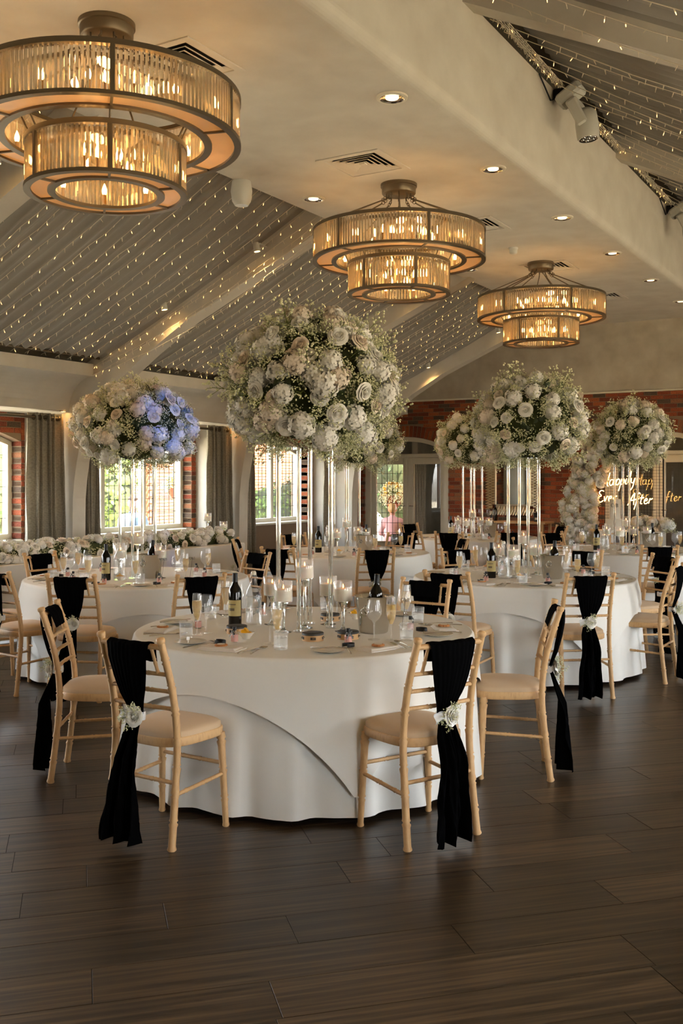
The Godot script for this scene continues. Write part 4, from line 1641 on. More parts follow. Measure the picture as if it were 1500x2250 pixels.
func chair_prototype() -> void:
	var o := Node3D.new()
	var post := []
	for s in [-1.0, 1.0]:
		post = spline([Vector3(s * 0.187, 0, 0.205), Vector3(s * 0.181, 0.22, 0.178), Vector3(s * 0.178, 0.45, 0.16), Vector3(s * 0.175, 0.66, 0.186), Vector3(s * 0.171, 0.875, 0.252)], 16)
		var g := Geo.new()
		bamboo(g, post, 0.0165, 0.0155, 0.115)
		g.lathe([Vector2(0.0155, 0.0), Vector2(0.019, 0.004), Vector2(0.0195, 0.016), Vector2(0.0155, 0.022), Vector2(0.0, 0.024)], 10, Transform3D(Basis(Vector3.RIGHT, 0.25), Vector3(s * 0.171, 0.874, 0.252)))
		part(o, "back_post", g.mesh(M.limewash))
		g = Geo.new()
		bamboo(g, [Vector3(s * 0.19, 0, -0.152), Vector3(s * 0.174, 0.425, -0.135)], 0.0135, 0.018, 0.13)
		part(o, "leg", g.mesh(M.limewash))
		g = Geo.new()
		bamboo(g, [Vector3(s * 0.182, 0.24, -0.143), Vector3(s * 0.181, 0.225, 0.178)], 0.0088, 0.0088, 0.13, 6)
		part(o, "side_stretcher", g.mesh(M.limewash))
	var zof := func(y: float) -> float:
		var best := 0.0
		for k in post.size() - 1:
			if post[k].y <= y and post[k + 1].y >= y:
				best = lerpf(post[k].z, post[k + 1].z, (y - post[k].y) / (post[k + 1].y - post[k].y))
		return best
	for y in [0.855, 0.735, 0.66, 0.585]:
		var g := Geo.new()
		var z: float = zof.call(y)
		var w := 0.173
		bamboo(g, spline([Vector3(-w, y, z), Vector3(0, y, z + 0.012), Vector3(w, y, z)], 6), 0.0125 if y > 0.8 else 0.0092, 0.0125 if y > 0.8 else 0.0092, 0.115, 7)
		part(o, "top_rail" if y > 0.8 else "back_rail", g.mesh(M.limewash))
	for s in [-1.0, 1.0]:
		var g := Geo.new()
		bamboo(g, [Vector3(s * 0.118, 0.735, zof.call(0.735) + 0.004), Vector3(s * 0.112, 0.855, zof.call(0.855) + 0.004)], 0.0075, 0.0075, 0.06, 6)
		part(o, "spindle", g.mesh(M.limewash))
	for e in [[-0.141, 0.285, "front_stretcher"], [0.174, 0.275, "rear_stretcher"]]:
		var g := Geo.new()
		bamboo(g, [Vector3(-0.18, e[1], e[0]), Vector3(0.18, e[1], e[0])], 0.0088, 0.0088, 0.12, 6)
		part(o, e[2], g.mesh(M.limewash))
	var outline := func(a: float, s: float) -> Vector2:
		var c := cos(a)
		var q := sin(a)
		var x := signf(c) * pow(absf(c), 0.55) * 0.205 * s
		var z := signf(q) * pow(absf(q), 0.6) * 0.185 * s
		return Vector2(x * (1.0 - 0.28 * (z / 0.185 + 1.0) * 0.3), z - 0.008)
	var g2 := Geo.new()
	var f := func(u: float, v: float) -> Vector3:
		var prof: Array = [[0.96, 0.412], [1.0, 0.418], [1.0, 0.446], [0.97, 0.452]][int(roundf(v * 3))]
		var p: Vector2 = outline.call(-u * TAU, prof[0])
		return Vector3(p.x, prof[1], p.y)
	g2.grid(44, 3, f)
	part(o, "seat_frame", g2.mesh(M.limewash))
	g2 = Geo.new()
	var f2 := func(u: float, v: float) -> Vector3:
		var s := 0.975 * sin(PI / 2 * v) if v < 0.999 else 0.965
		var y := 0.45 + 0.047 * pow(maxf(cos(PI / 2 * v), 0.0), 0.55)
		var p: Vector2 = outline.call(u * TAU, s)
		return Vector3(p.x, y, p.y)
	g2.grid(44, 9, f2)
	part(o, "seat_cushion", g2.mesh(M.seat_velvet))
	cache.chair = o
	# the sash: one length of black chiffon over the top rail, gathered with a white rose, and its tail
	var fn := FastNoiseLite.new()
	fn.seed = 5
	fn.frequency = 1.0
	for var_ in 2:
		var sash := Node3D.new()
		var path := [[0.78, 0.196, 0.098], [0.84, 0.216, 0.112], [0.870, 0.234, 0.116], [0.876, 0.252, 0.118], [0.862, 0.272, 0.118], [0.80, 0.272, 0.110], [0.72, 0.260, 0.094], [0.64, 0.242, 0.070], [0.58, 0.222, 0.048], [0.545, 0.212, 0.036]]
		var g := Geo.new()
		var up := func(u: float, v: float) -> Vector3:
			var k := v * (path.size() - 1)
			var i := mini(int(k), path.size() - 2)
			var q := k - i
			var y: float = lerpf(path[i][0], path[i + 1][0], q)
			var z: float = lerpf(path[i][1], path[i + 1][1], q)
			var w: float = lerpf(path[i][2], path[i + 1][2], q)
			var s := u * 2.0 - 1.0
			var rip := 0.0022 * sin(u * 58.0 + fn.get_noise_2d(u * 5.0, v * 2.0 + var_) * 2.0) * (0.4 + v)
			return Vector3(s * w + 0.006 * fn.get_noise_2d(v * 4.0, s + var_ * 7), y + 0.0012 * sin(u * 21.0), z + rip + 0.02 * sin(PI * v) * (1.0 - s * s))
		g.grid(40, 27, up)
		part(sash, "fabric", g.mesh(M.chiffon))
		g = Geo.new()
		var lean := 0.012 if var_ else -0.01
		var tail := func(u: float, v: float) -> Vector3:
			var w := lerpf(0.036, 0.098, pow(v, 0.75))
			var s := u * 2.0 - 1.0
			var rip := (0.008 + 0.036 * v) * sin(u * 15.0 + fn.get_noise_2d(u * 3.0, v + 9.0 * var_) * 2.5)
			return Vector3(s * w + lean * v * 2.0 + 0.012 * fn.get_noise_2d(v * 2.0, s * 2.0 + var_ * 9), lerpf(0.55, 0.03 + 0.012 * fn.get_noise_1d(u * 3.0 + var_ * 5), v), 0.215 + 0.06 * minf(v * 3.0, 1.0) + rip + 0.01 * v)
		g.grid(40, 18, tail)
		part(sash, "tail", g.mesh(M.chiffon))
		g = Geo.new()
		g.lathe([Vector2(0.034, -0.018), Vector2(0.036, 0.0), Vector2(0.034, 0.018)], 18, Transform3D(Basis(), Vector3(0, 0.548, 0.212)), 1.15, 0.85)
		g.grid(6, 4, func(u: float, v: float) -> Vector3: return Vector3(-0.02 - 0.055 * v, 0.55 + (u - 0.5) * 0.034 * (1.0 + 0.4 * v) + 0.006 * sin(v * 5.0), 0.245 + 0.01 * sin(u * 6.0)))
		part(sash, "white_band", g.mesh(M.white_ribbon))
		part(sash, "rose", cache["rose_%d" % var_], Transform3D(aim(Vector3(0.2, 0.1, 1), 0.4).scaled_local(Vector3(0.042, 0.046, 0.042)), Vector3(0.022 if var_ else 0.012, 0.548, 0.238)))
		rng.seed = 60 + var_
		var xs := []
		for k in 7:
			var d := Vector3(rng.randf_range(-1, 0.5), rng.randf_range(-1, 1), rng.randf_range(0.1, 0.7)).normalized()
			xs.append(Transform3D(aim(d, k).scaled_local(Vector3(0.06, 0.06, 0.06)), Vector3(0.0, 0.55, 0.242)))
		many(sash, "gypsophila_stem", cache.sprig_stem_0, xs)
		many(sash, "gypsophila_bloom", cache.sprig_bloom_0, xs)
		cache["sash_%d" % var_] = sash

func place_chair(tc: Vector2, ang: float, r: float, label: String, table: String, turn := 0.0) -> void:
	var a := deg_to_rad(ang)
	var q := tc + Vector2(sin(a), -cos(a)) * (r - 0.21)
	var p := cam(q.x, q.y)
	var c := cam(tc.x, tc.y)
	var yaw := atan2(-(c.x - p.x), -(c.z - p.z)) + deg_to_rad(turn)
	var o: Node3D = cache.chair.duplicate()
	o.name = numbered("banquet_chair")
	add_child(o)
	o.position = p
	o.rotation.y = yaw
	o.scale = Vector3.ONE * 1.03
	tag(o, "limewashed chair with beige seat " + label, "chair", "chairs under the " + table)
	var s: Node3D = cache["sash_%d" % (int(absf(ang)) % 2)].duplicate()
	s.name = numbered("chair_sash")
	add_child(s)
	s.position = p
	s.rotation.y = yaw
	s.scale = Vector3.ONE * 1.03
	tag(s, "black rose-tied sash on the chair " + label, "sash", "sashes under the " + table)

# ---------------------------------------------------------------- tables and cloths
const TR := 0.915
const TH := 0.763

func cloth_fold(th: float, drop: float, f: FastNoiseLite) -> float:
	var e := drop / 0.72
	var w := 19.0 * th + 2.6 * f.get_noise_2d(cos(th) * 1.2, sin(th) * 1.2)
	var amp := 0.55 + 0.45 * f.get_noise_2d(cos(th) * 2.0 + 9.0, sin(th) * 2.0)
	return 0.012 * smoothstep(0.0, 0.12, drop) + 0.03 * e + 0.042 * amp * pow(e, 1.15) * sin(w + 0.5 * sin(w))

func cloth_mesh(seed_: int, limit: Callable, lift: float, nv: int, over: bool) -> ArrayMesh:
	var f := FastNoiseLite.new()
	f.seed = seed_
	f.frequency = 0.8
	var g := Geo.new()
	var fn := func(u: float, v: float) -> Vector3:
		var th := u * TAU
		var flat_share := 0.22
		var dmax: float = limit.call(th)
		if v < flat_share:
			var r := TR * v / flat_share
			return Vector3(cos(th) * r, TH + lift, sin(th) * r)
		var t := dmax * pow((v - flat_share) / (1.0 - flat_share), 1.35)
		var r := TR + minf(t * 0.9, 0.012) + cloth_fold(th, t, f)
		if over:
			var e := t / 0.72
			r = TR + 0.006 + minf(t * 0.9, 0.014) + 0.016 * smoothstep(0.0, 0.12, t) + 0.078 * pow(e, 1.1) + 0.016 * e * sin(7.0 * th + 2.0 * f.get_noise_2d(cos(th), sin(th)))
		var wob := 0.0
		return Vector3(cos(th) * r, TH + lift - maxf(t - 0.006, t * 0.5) + wob, sin(th) * r)
	g.grid(220, nv, fn, 8.0, 4.0)
	return g.mesh(M.linen)

func round_table(tc: Vector2, idx: int, corner: float, phrase: String) -> void:
	var p := cam(tc.x, tc.y)
	var o := thing("round_table", "round banquet table hidden beneath white cloths under the " + phrase, "table", p, 0.0, "round banquet tables")
	var g := Geo.new()
	g.lathe([Vector2(0, TH - 0.03), Vector2(TR - 0.006, TH - 0.03), Vector2(TR - 0.002, TH - 0.015), Vector2(TR - 0.006, TH - 0.003), Vector2(0, TH - 0.003)], 48)
	part(o, "tabletop", g.mesh(M.pale_wood))
	for k in 4:
		g = Geo.new()
		var a := TAU * k / 4 + 0.5
		g.tube([Vector3(cos(a) * 0.55, 0.0, sin(a) * 0.55), Vector3(cos(a) * 0.55, TH - 0.03, sin(a) * 0.55)], 0.016, 8)
		part(o, "leg", g.mesh(M.black_metal))
	var long := func(_th: float) -> float: return TH - 0.025
	solo("tablecloth", "floor-length white tablecloth with soft folds under the " + phrase, "tablecloth", cloth_mesh(300 + idx, long, 0.0, 26, false), Transform3D(Basis(), p), "floor-length white tablecloths")
	# a square overlay cloth: its corners hang low, its sides high
	var square := func(th: float) -> float:
		var q := fposmod(th - corner + PI / 4, PI / 2) - PI / 4
		var d: float = minf(1.114 / cos(PI / 4 - absf(q)), 1.56) - TR
		return clampf(d, 0.15, 0.65)
	solo("table_overlay", "white square overlay cloth with a hanging corner, under the " + phrase, "tablecloth", cloth_mesh(300 + idx, square, 0.004, 22, true), Transform3D(Basis(), p), "white square overlay cloths")

# ---------------------------------------------------------------- things on the tables
func tableware_meshes() -> void:
	var g := Geo.new()
	g.lathe([Vector2(0.0, 0.003), Vector2(0.033, 0.0035), Vector2(0.034, 0.001), Vector2(0.033, 0.0)], 20)
	g.lathe([Vector2(0.012, 0.004), Vector2(0.004, 0.012), Vector2(0.0034, 0.085), Vector2(0.008, 0.095), Vector2(0.028, 0.112), Vector2(0.0395, 0.137), Vector2(0.040, 0.155), Vector2(0.034, 0.19), Vector2(0.031, 0.208)], 20)
	cache.wine_glass = g.mesh(M.glass)
	g = Geo.new()
	g.lathe([Vector2(0.0, 0.003), Vector2(0.03, 0.0035), Vector2(0.0305, 0.001), Vector2(0.03, 0.0)], 18)
	g.lathe([Vector2(0.01, 0.004), Vector2(0.0036, 0.012), Vector2(0.0032, 0.07), Vector2(0.008, 0.082), Vector2(0.021, 0.115), Vector2(0.0265, 0.15), Vector2(0.0255, 0.19), Vector2(0.0225, 0.225)], 18)
	cache.flute = g.mesh(M.glass)
	g = Geo.new()
	g.lathe([Vector2(0.0, 0.082), Vector2(0.0075, 0.084), Vector2(0.0195, 0.115), Vector2(0.0248, 0.15), Vector2(0.0242, 0.185), Vector2(0.0, 0.185)], 18)
	cache.flute_wine = g.mesh(M.pale_wine)
	g = Geo.new()
	g.lathe([Vector2(0.0, 0.0), Vector2(0.032, 0.0), Vector2(0.0345, 0.008), Vector2(0.037, 0.088), Vector2(0.0355, 0.088), Vector2(0.033, 0.014), Vector2(0.0, 0.012)], 20)
	cache.tumbler = g.mesh(M.glass)
	g = Geo.new()
	g.lathe([Vector2(0.0, 0.014), Vector2(0.032, 0.015), Vector2(0.034, 0.058), Vector2(0.0, 0.058)], 20)
	cache.tumbler_water = g.mesh(M.water)
	# place setting pieces
	g = Geo.new()
	var fold := func(u: float, v: float) -> Vector3:
		var x := (u - 0.5) * 0.21
		var z := (v - 0.5) * 0.115
		var e := minf(minf(u, 1 - u) * 12.0, minf(v, 1 - v) * 8.0)
		return Vector3(x, 0.001 + 0.014 * sqrt(clampf(e, 0.0, 1.0)) + 0.002 * sin(x * 60.0 + z * 30.0), z)
	g.grid(22, 14, fold)
	g.cbox(Vector3(0.004, 0.003, 0.004), Vector3(0.216, 0.006, 0.12), 0.002)
	cache.napkin = g.mesh(M.napkin_linen)
	g = Geo.new()
	var bis := func(u: float, v: float) -> Vector3:
		var a := -u * TAU
		var pr: Array = [[0.0, 0.01], [0.024, 0.01], [0.031, 0.0075], [0.031, 0.0]][int(roundf(v * 3))]
		var r: float = pr[0] * (1.0 + 0.05 * sin(a * 14.0))
		return Vector3(cos(a) * r, pr[1], sin(a) * r)
	g.grid(56, 3, bis)
	cache.biscuit = g.mesh(M.biscuit)
	g = Geo.new()
	g.lathe([Vector2(0, 0.0118), Vector2(0.018, 0.0115), Vector2(0.021, 0.0095)], 24)
	cache.biscuit_icing = g.mesh(M.icing)
	g = Geo.new()
	g.lathe([Vector2(0.0, 0.003), Vector2(0.045, 0.003), Vector2(0.08, 0.013), Vector2(0.082, 0.0145), Vector2(0.08, 0.015), Vector2(0.046, 0.007), Vector2(0.0, 0.006)], 36)
	cache.side_plate = g.mesh(M.porcelain)
	# cutlery, lying along z
	g = Geo.new()
	g.tube([Vector3(0, 0.004, 0.1), Vector3(0, 0.0055, 0.06), Vector3(0, 0.005, 0.0)], [0.0048, 0.0045, 0.0028], 6, true, 0.55)
	g.cbox(Vector3(0, 0.003, -0.055), Vector3(0.017, 0.0016, 0.11), 0.0006)
	cache.knife = g.mesh(M.steel)
	g = Geo.new()
	g.tube([Vector3(0, 0.004, 0.1), Vector3(0, 0.006, 0.05), Vector3(0, 0.007, -0.02), Vector3(0, 0.004, -0.045)], [0.0055, 0.004, 0.0026, 0.004], 6, true, 0.55)
	g.cbox(Vector3(0, 0.004, -0.055), Vector3(0.021, 0.0018, 0.024), 0.0007)
	for k in 4:
		g.tube([Vector3(-0.0087 + 0.0058 * k, 0.004, -0.065), Vector3(-0.0087 + 0.0058 * k, 0.003, -0.09), Vector3(-0.0085 + 0.0057 * k, 0.006, -0.107)], 0.0013, 4)
	cache.fork = g.mesh(M.steel)
	g = Geo.new()
	g.tube([Vector3(0, 0.004, 0.1), Vector3(0, 0.006, 0.05), Vector3(0, 0.007, -0.02), Vector3(0, 0.005, -0.05)], [0.0055, 0.004, 0.0026, 0.005], 6, true, 0.55)
	g.lathe([Vector2(0.0, 0.0), Vector2(0.6, 0.12), Vector2(0.92, 0.32), Vector2(1.0, 0.42)], 18, Transform3D(Basis().scaled(Vector3(0.0205, 0.014, 0.031)), Vector3(0, 0.001, -0.078)))
	cache.spoon = g.mesh(M.steel)
	# favour: a little bottle with black cap and bow
	g = Geo.new()
	g.lathe([Vector2(0, 0), Vector2(0.0165, 0.0), Vector2(0.018, 0.003), Vector2(0.018, 0.042), Vector2(0.012, 0.054), Vector2(0.0085, 0.058), Vector2(0.0085, 0.066)], 14)
	cache.favour_glass = g.mesh(M.glass)
	g = Geo.new()
	g.lathe([Vector2(0.0184, 0.006), Vector2(0.0184, 0.04)], 14)
	cache.favour_label = g.mesh(M.pink_label)
	g = Geo.new()
	g.lathe([Vector2(0.0105, 0.062), Vector2(0.0105, 0.08), Vector2(0.0, 0.081)], 12)
	cache.favour_cap = g.mesh(M.black_cap)
	g = Geo.new()
	for s in [-1.0, 1.0]:
		g.grid(6, 1, func(u: float, v: float) -> Vector3: return Vector3(s * 0.018 * sin(PI * u), 0.056 + 0.012 * sin(TAU * u) + (v - 0.5) * 0.008, 0.014 + 0.004 * cos(u * 6.0)))
		g.grid(4, 1, func(u: float, v: float) -> Vector3: return Vector3(s * (0.002 + 0.016 * u) + (v - 0.5) * 0.006, 0.056 - 0.028 * u, 0.0165 + 0.004 * u))
	cache.favour_bow = g.mesh(M.ribbon)
	# candle cups on stems
	for e in [[0.165, "low"], [0.275, "tall"]]:
		var h: float = e[0]
		g = Geo.new()
		g.lathe([Vector2(0.0, 0.0005), Vector2(0.046, 0.0005), Vector2(0.046, 0.003), Vector2(0.02, 0.007), Vector2(0.01, 0.02), Vector2(0.0085, 0.04), Vector2(0.0085, h - 0.05), Vector2(0.018, h - 0.02), Vector2(0.03, h - 0.0005), Vector2(0.0, h - 0.0005)], 18)
		cache["cup_stem_" + e[1]] = g.mesh(M.thick_glass)
		g = Geo.new()
		g.lathe([Vector2(0.0, h), Vector2(0.048, h), Vector2(0.0505, h + 0.004), Vector2(0.0505, h + 0.11), Vector2(0.0493, h + 0.1115), Vector2(0.048, h + 0.11), Vector2(0.048, h + 0.0045), Vector2(0.0, h + 0.0045)], 30)
		cache["cup_" + e[1]] = g.mesh(M.cup_glass)
	g = Geo.new()
	g.lathe([Vector2(0, 0.0), Vector2(0.046, 0.0), Vector2(0.047, 0.062), Vector2(0.04, 0.066), Vector2(0.0, 0.063)], 24)
	cache.wax = g.mesh(M.wax)
	g = Geo.new()
	g.lathe([Vector2(0, 0.065), Vector2(0.0032, 0.069), Vector2(0.0042, 0.075), Vector2(0.0024, 0.083), Vector2(0, 0.09)], 8)
	cache.flame = g.mesh(M.flame)
	g = Geo.new()
	g.tube([Vector3(0, 0.06, 0), Vector3(0.001, 0.07, 0)], 0.0012, 4)
	cache.wick = g.mesh(M.black_cap)
	# bottles
	g = Geo.new()
	g.lathe([Vector2(0, 0), Vector2(0.036, 0.0), Vector2(0.0375, 0.006), Vector2(0.0375, 0.185), Vector2(0.033, 0.207), Vector2(0.018, 0.232), Vector2(0.0145, 0.25), Vector2(0.0145, 0.292)], 24)
	cache.wine_bottle = g.mesh(M.bottle_glass)
	g = Geo.new()
	g.lathe([Vector2(0.0153, 0.235), Vector2(0.0153, 0.296), Vector2(0.0, 0.298)], 18)
	cache.capsule = g.mesh(M.black_cap)
	g = Geo.new()
	g.grid(16, 1, func(u: float, v: float) -> Vector3: return Vector3(0.0379 * sin((u - 0.5) * 3.2), lerpf(0.055, 0.145, v), 0.0379 * cos((u - 0.5) * 3.2)))
	cache.wine_label = g.mesh(M.paper_label)
	g = Geo.new()
	g.grid(8, 1, func(u: float, v: float) -> Vector3: return Vector3(0.0382 * sin((u - 0.5) * 1.3), lerpf(0.118, 0.124, v), 0.0382 * cos((u - 0.5) * 1.3)))
	g.grid(8, 1, func(u: float, v: float) -> Vector3: return Vector3(0.0382 * sin((u - 0.5) * 0.9), lerpf(0.085, 0.1, v), 0.0382 * cos((u - 0.5) * 0.9)))
	cache.label_print = g.mesh(M.bronze)
	g = Geo.new()
	g.lathe([Vector2(0, 0.0), Vector2(0.042, 0.0), Vector2(0.046, 0.008), Vector2(0.046, 0.17), Vector2(0.038, 0.2), Vector2(0.02, 0.235), Vector2(0.0145, 0.26), Vector2(0.016, 0.285)], 24)
	cache.water_bottle = g.mesh(M.glass)
	g = Geo.new()
	g.lathe([Vector2(0, 0.005), Vector2(0.043, 0.006), Vector2(0.0445, 0.01), Vector2(0.0445, 0.16), Vector2(0.0, 0.16)], 24)
	cache.bottle_water = g.mesh(M.water)
	g = Geo.new()
	g.lathe([Vector2(0.0, 0.284), Vector2(0.014, 0.285), Vector2(0.015, 0.3), Vector2(0.01, 0.308), Vector2(0, 0.309)], 14)
	cache.stopper = g.mesh(M.porcelain)
	g = Geo.new()
	for s in [-1.0, 1.0]:
		g.tube(spline([Vector3(s * 0.0165, 0.245, 0), Vector3(s * 0.02, 0.265, 0.01), Vector3(s * 0.015, 0.297, 0.002)], 6), 0.0016, 5)
	cache.bail = g.mesh(M.steel)
	# ice bucket
	g = Geo.new()
	g.lathe([Vector2(0, 0.0), Vector2(0.072, 0.0), Vector2(0.078, 0.006), Vector2(0.1, 0.19), Vector2(0.107, 0.197), Vector2(0.103, 0.2), Vector2(0.096, 0.19), Vector2(0.075, 0.012), Vector2(0, 0.01)], 32)
	cache.bucket = g.mesh(M.steel)
	g = Geo.new()
	var ring := []
	for k in 13:
		ring.append(Vector3(0.021 * cos(TAU * k / 12), 0.021 * sin(TAU * k / 12), 0))
	g.tube(ring, 0.004, 6, false)
	g.ball(Vector3(0, 0.021, -0.004), 0.009, 8, 5)
	cache.bucket_ring = g.mesh(M.steel)
	# tambourine
	g = Geo.new()
	g.lathe([Vector2(0.05, 0.0), Vector2(0.055, 0.0), Vector2(0.055, 0.036), Vector2(0.05, 0.036), Vector2(0.05, 0.0)], 32)
	cache.hoop = g.mesh(M.pale_wood)
	g = Geo.new()
	g.lathe([Vector2(0.0565, 0.03), Vector2(0.0565, 0.04), Vector2(0.054, 0.042), Vector2(0.0, 0.0415)], 32)
	cache.drum_skin = g.mesh(M.drum_rim)
	g = Geo.new()
	g.lathe([Vector2(0, 0.004), Vector2(0.008, 0.003), Vector2(0.013, 0.0), Vector2(0.008, -0.003), Vector2(0, -0.004)], 12)
	cache.jingle = g.mesh(M.steel)
	g = Geo.new()
	g.box(Vector3.ZERO, Vector3(0.028, 0.013, 0.008))
	cache.slot = g.mesh(M.drum_rim)
	# bowl of lemon slices
	g = Geo.new()
	g.lathe([Vector2(0, 0.0), Vector2(0.02, 0.0), Vector2(0.022, 0.006), Vector2(0.044, 0.034), Vector2(0.045, 0.036), Vector2(0.042, 0.035), Vector2(0.02, 0.01), Vector2(0, 0.009)], 24)
	cache.bowl = g.mesh(M.porcelain)
	g = Geo.new()
	g.lathe([Vector2(0, 0.005), Vector2(0.017, 0.005), Vector2(0.019, 0.0), Vector2(0.017, -0.005), Vector2(0, -0.005)], 12)
	cache.lemon = g.mesh(M.lemon)
	# a loose loop of ribbon
	g = Geo.new()
	g.grid(16, 1, func(u: float, v: float) -> Vector3: return Vector3(0.035 * cos(TAU * u * 0.85), 0.002 + (v) * 0.018, 0.024 * sin(TAU * u * 0.85)))
	g.grid(8, 1, func(u: float, v: float) -> Vector3: return Vector3(0.03 + 0.07 * u, 0.0035 + 0.002 * sin(u * 9.0), 0.012 * v + 0.01 * sin(u * 4.0)))
	cache.ribbon_loop = g.mesh(M.ribbon)
	# four acrylic tubes
	g = Geo.new()
	g.lathe([Vector2(0.0, 0.0085), Vector2(0.0125, 0.0085), Vector2(0.0125, 0.9995), Vector2(0.0, 0.9995)], 20)
	cache.acrylic_tube = g.mesh(M.acrylic_solid)
	g = Geo.new()
	g.lathe([Vector2(0, 0.0), Vector2(0.03, 0.0), Vector2(0.031, 0.004), Vector2(0.03, 0.008), Vector2(0, 0.008)], 20)
	cache.tube_foot = g.mesh(M.acrylic)
	g = Geo.new()
	g.lathe([Vector2(0, 0.0), Vector2(0.2, 0.0), Vector2(0.2, 0.008), Vector2(0, 0.008)], 36)
	cache.top_plate = g.mesh(M.acrylic)

func lay(called: String, label: String, cat: String, p: Vector3, yaw: float, group: String, bits: Array) -> Node3D:
	var o := thing(called, label, cat, p, yaw, group)
	for b in bits:
		part(o, b[0], cache[b[1]], b[2] if b.size() > 2 else Transform3D())
	return o

func place_setting(tc: Vector2, ang: float, full: bool, ph: String, seat: String) -> void:
	var a := deg_to_rad(ang)
	var q := tc + Vector2(sin(a), -cos(a))
	var c := cam(tc.x, tc.y)
	var e := cam(q.x, q.y)
	var yaw := atan2(-(c.x - e.x), -(c.z - e.z))
	var b := Basis(Vector3.UP, yaw)
	var y := TH + 0.0045
	var spot := func(x: float, z: float) -> Vector3:
		return c + b * Vector3(x + rng.randf_range(-0.012, 0.012), 0, z + rng.randf_range(-0.012, 0.012)) + Vector3(0, y, 0)
	var on := " laid " + seat + " under the " + ph
	var grp := " under the " + ph
	var np: Vector3 = spot.call(0.01, 0.775)
	var ny := yaw + rng.randf_range(-0.35, 0.35)
	lay("napkin", "folded white napkin" + on, "napkin", np, ny, "napkins" + grp, [["cloth", "napkin"]])
	lay("biscuit", "scalloped iced biscuit on the napkin" + on, "biscuit", np + Vector3(0, 0.0155, 0), ny, "biscuits" + grp, [["crust", "biscuit"], ["icing", "biscuit_icing"]])
	lay("side_plate", "small cream side plate" + on, "plate", spot.call(-0.235, 0.735), yaw, "side plates" + grp, [["dish", "side_plate"]])
	lay("wine_glass", "empty stemmed wine glass" + on, "wine glass", spot.call(0.13, 0.545), yaw, "wine glasses" + grp, [["bowl_and_stem", "wine_glass"]])
	lay("champagne_flute", "flute of pale fizz" + on, "glass", spot.call(0.205, 0.575), yaw, "champagne flutes" + grp, [["bowl_and_stem", "flute"], ["fizz", "flute_wine"]])
	lay("tumbler", "tumbler of water" + on, "glass", spot.call(0.275, 0.635), yaw, "water tumblers" + grp, [["cup", "tumbler"], ["water", "tumbler_water"]])
	lay("favour_bottle", "tiny favour bottle with black bow" + on, "bottle", spot.call(-0.05, 0.585), yaw + rng.randf_range(-0.5, 0.5), "favour bottles" + grp, [["bottle", "favour_glass"], ["label_wrap", "favour_label"], ["cap", "favour_cap"], ["bow", "favour_bow"]])
	if full:
		lay("fork", "steel fork" + on, "fork", spot.call(-0.13, 0.76), yaw + rng.randf_range(-0.5, 0.2), "forks" + grp, [["fork_body", "fork"]])
		lay("knife", "steel knife" + on, "knife", spot.call(0.155, 0.77), yaw + rng.randf_range(-0.2, 0.3), "knives" + grp, [["knife_body", "knife"]])
		lay("spoon", "steel spoon" + on, "spoon", spot.call(0.19, 0.745), yaw + rng.randf_range(-0.2, 0.6), "spoons" + grp, [["spoon_body", "spoon"]])
		lay("butter_knife", "steel butter knife" + on, "knife", spot.call(-0.22, 0.73) + Vector3(0, 0.0145, 0), yaw + rng.randf_range(0.3, 0.9), "butter knives" + grp, [["knife_body", "knife"]])
		lay("black_ribbon", "looped black ribbon" + on, "ribbon", spot.call(-0.08, 0.66), yaw + rng.randf() * 6.0, "black ribbons" + grp, [["loop", "ribbon_loop"]])

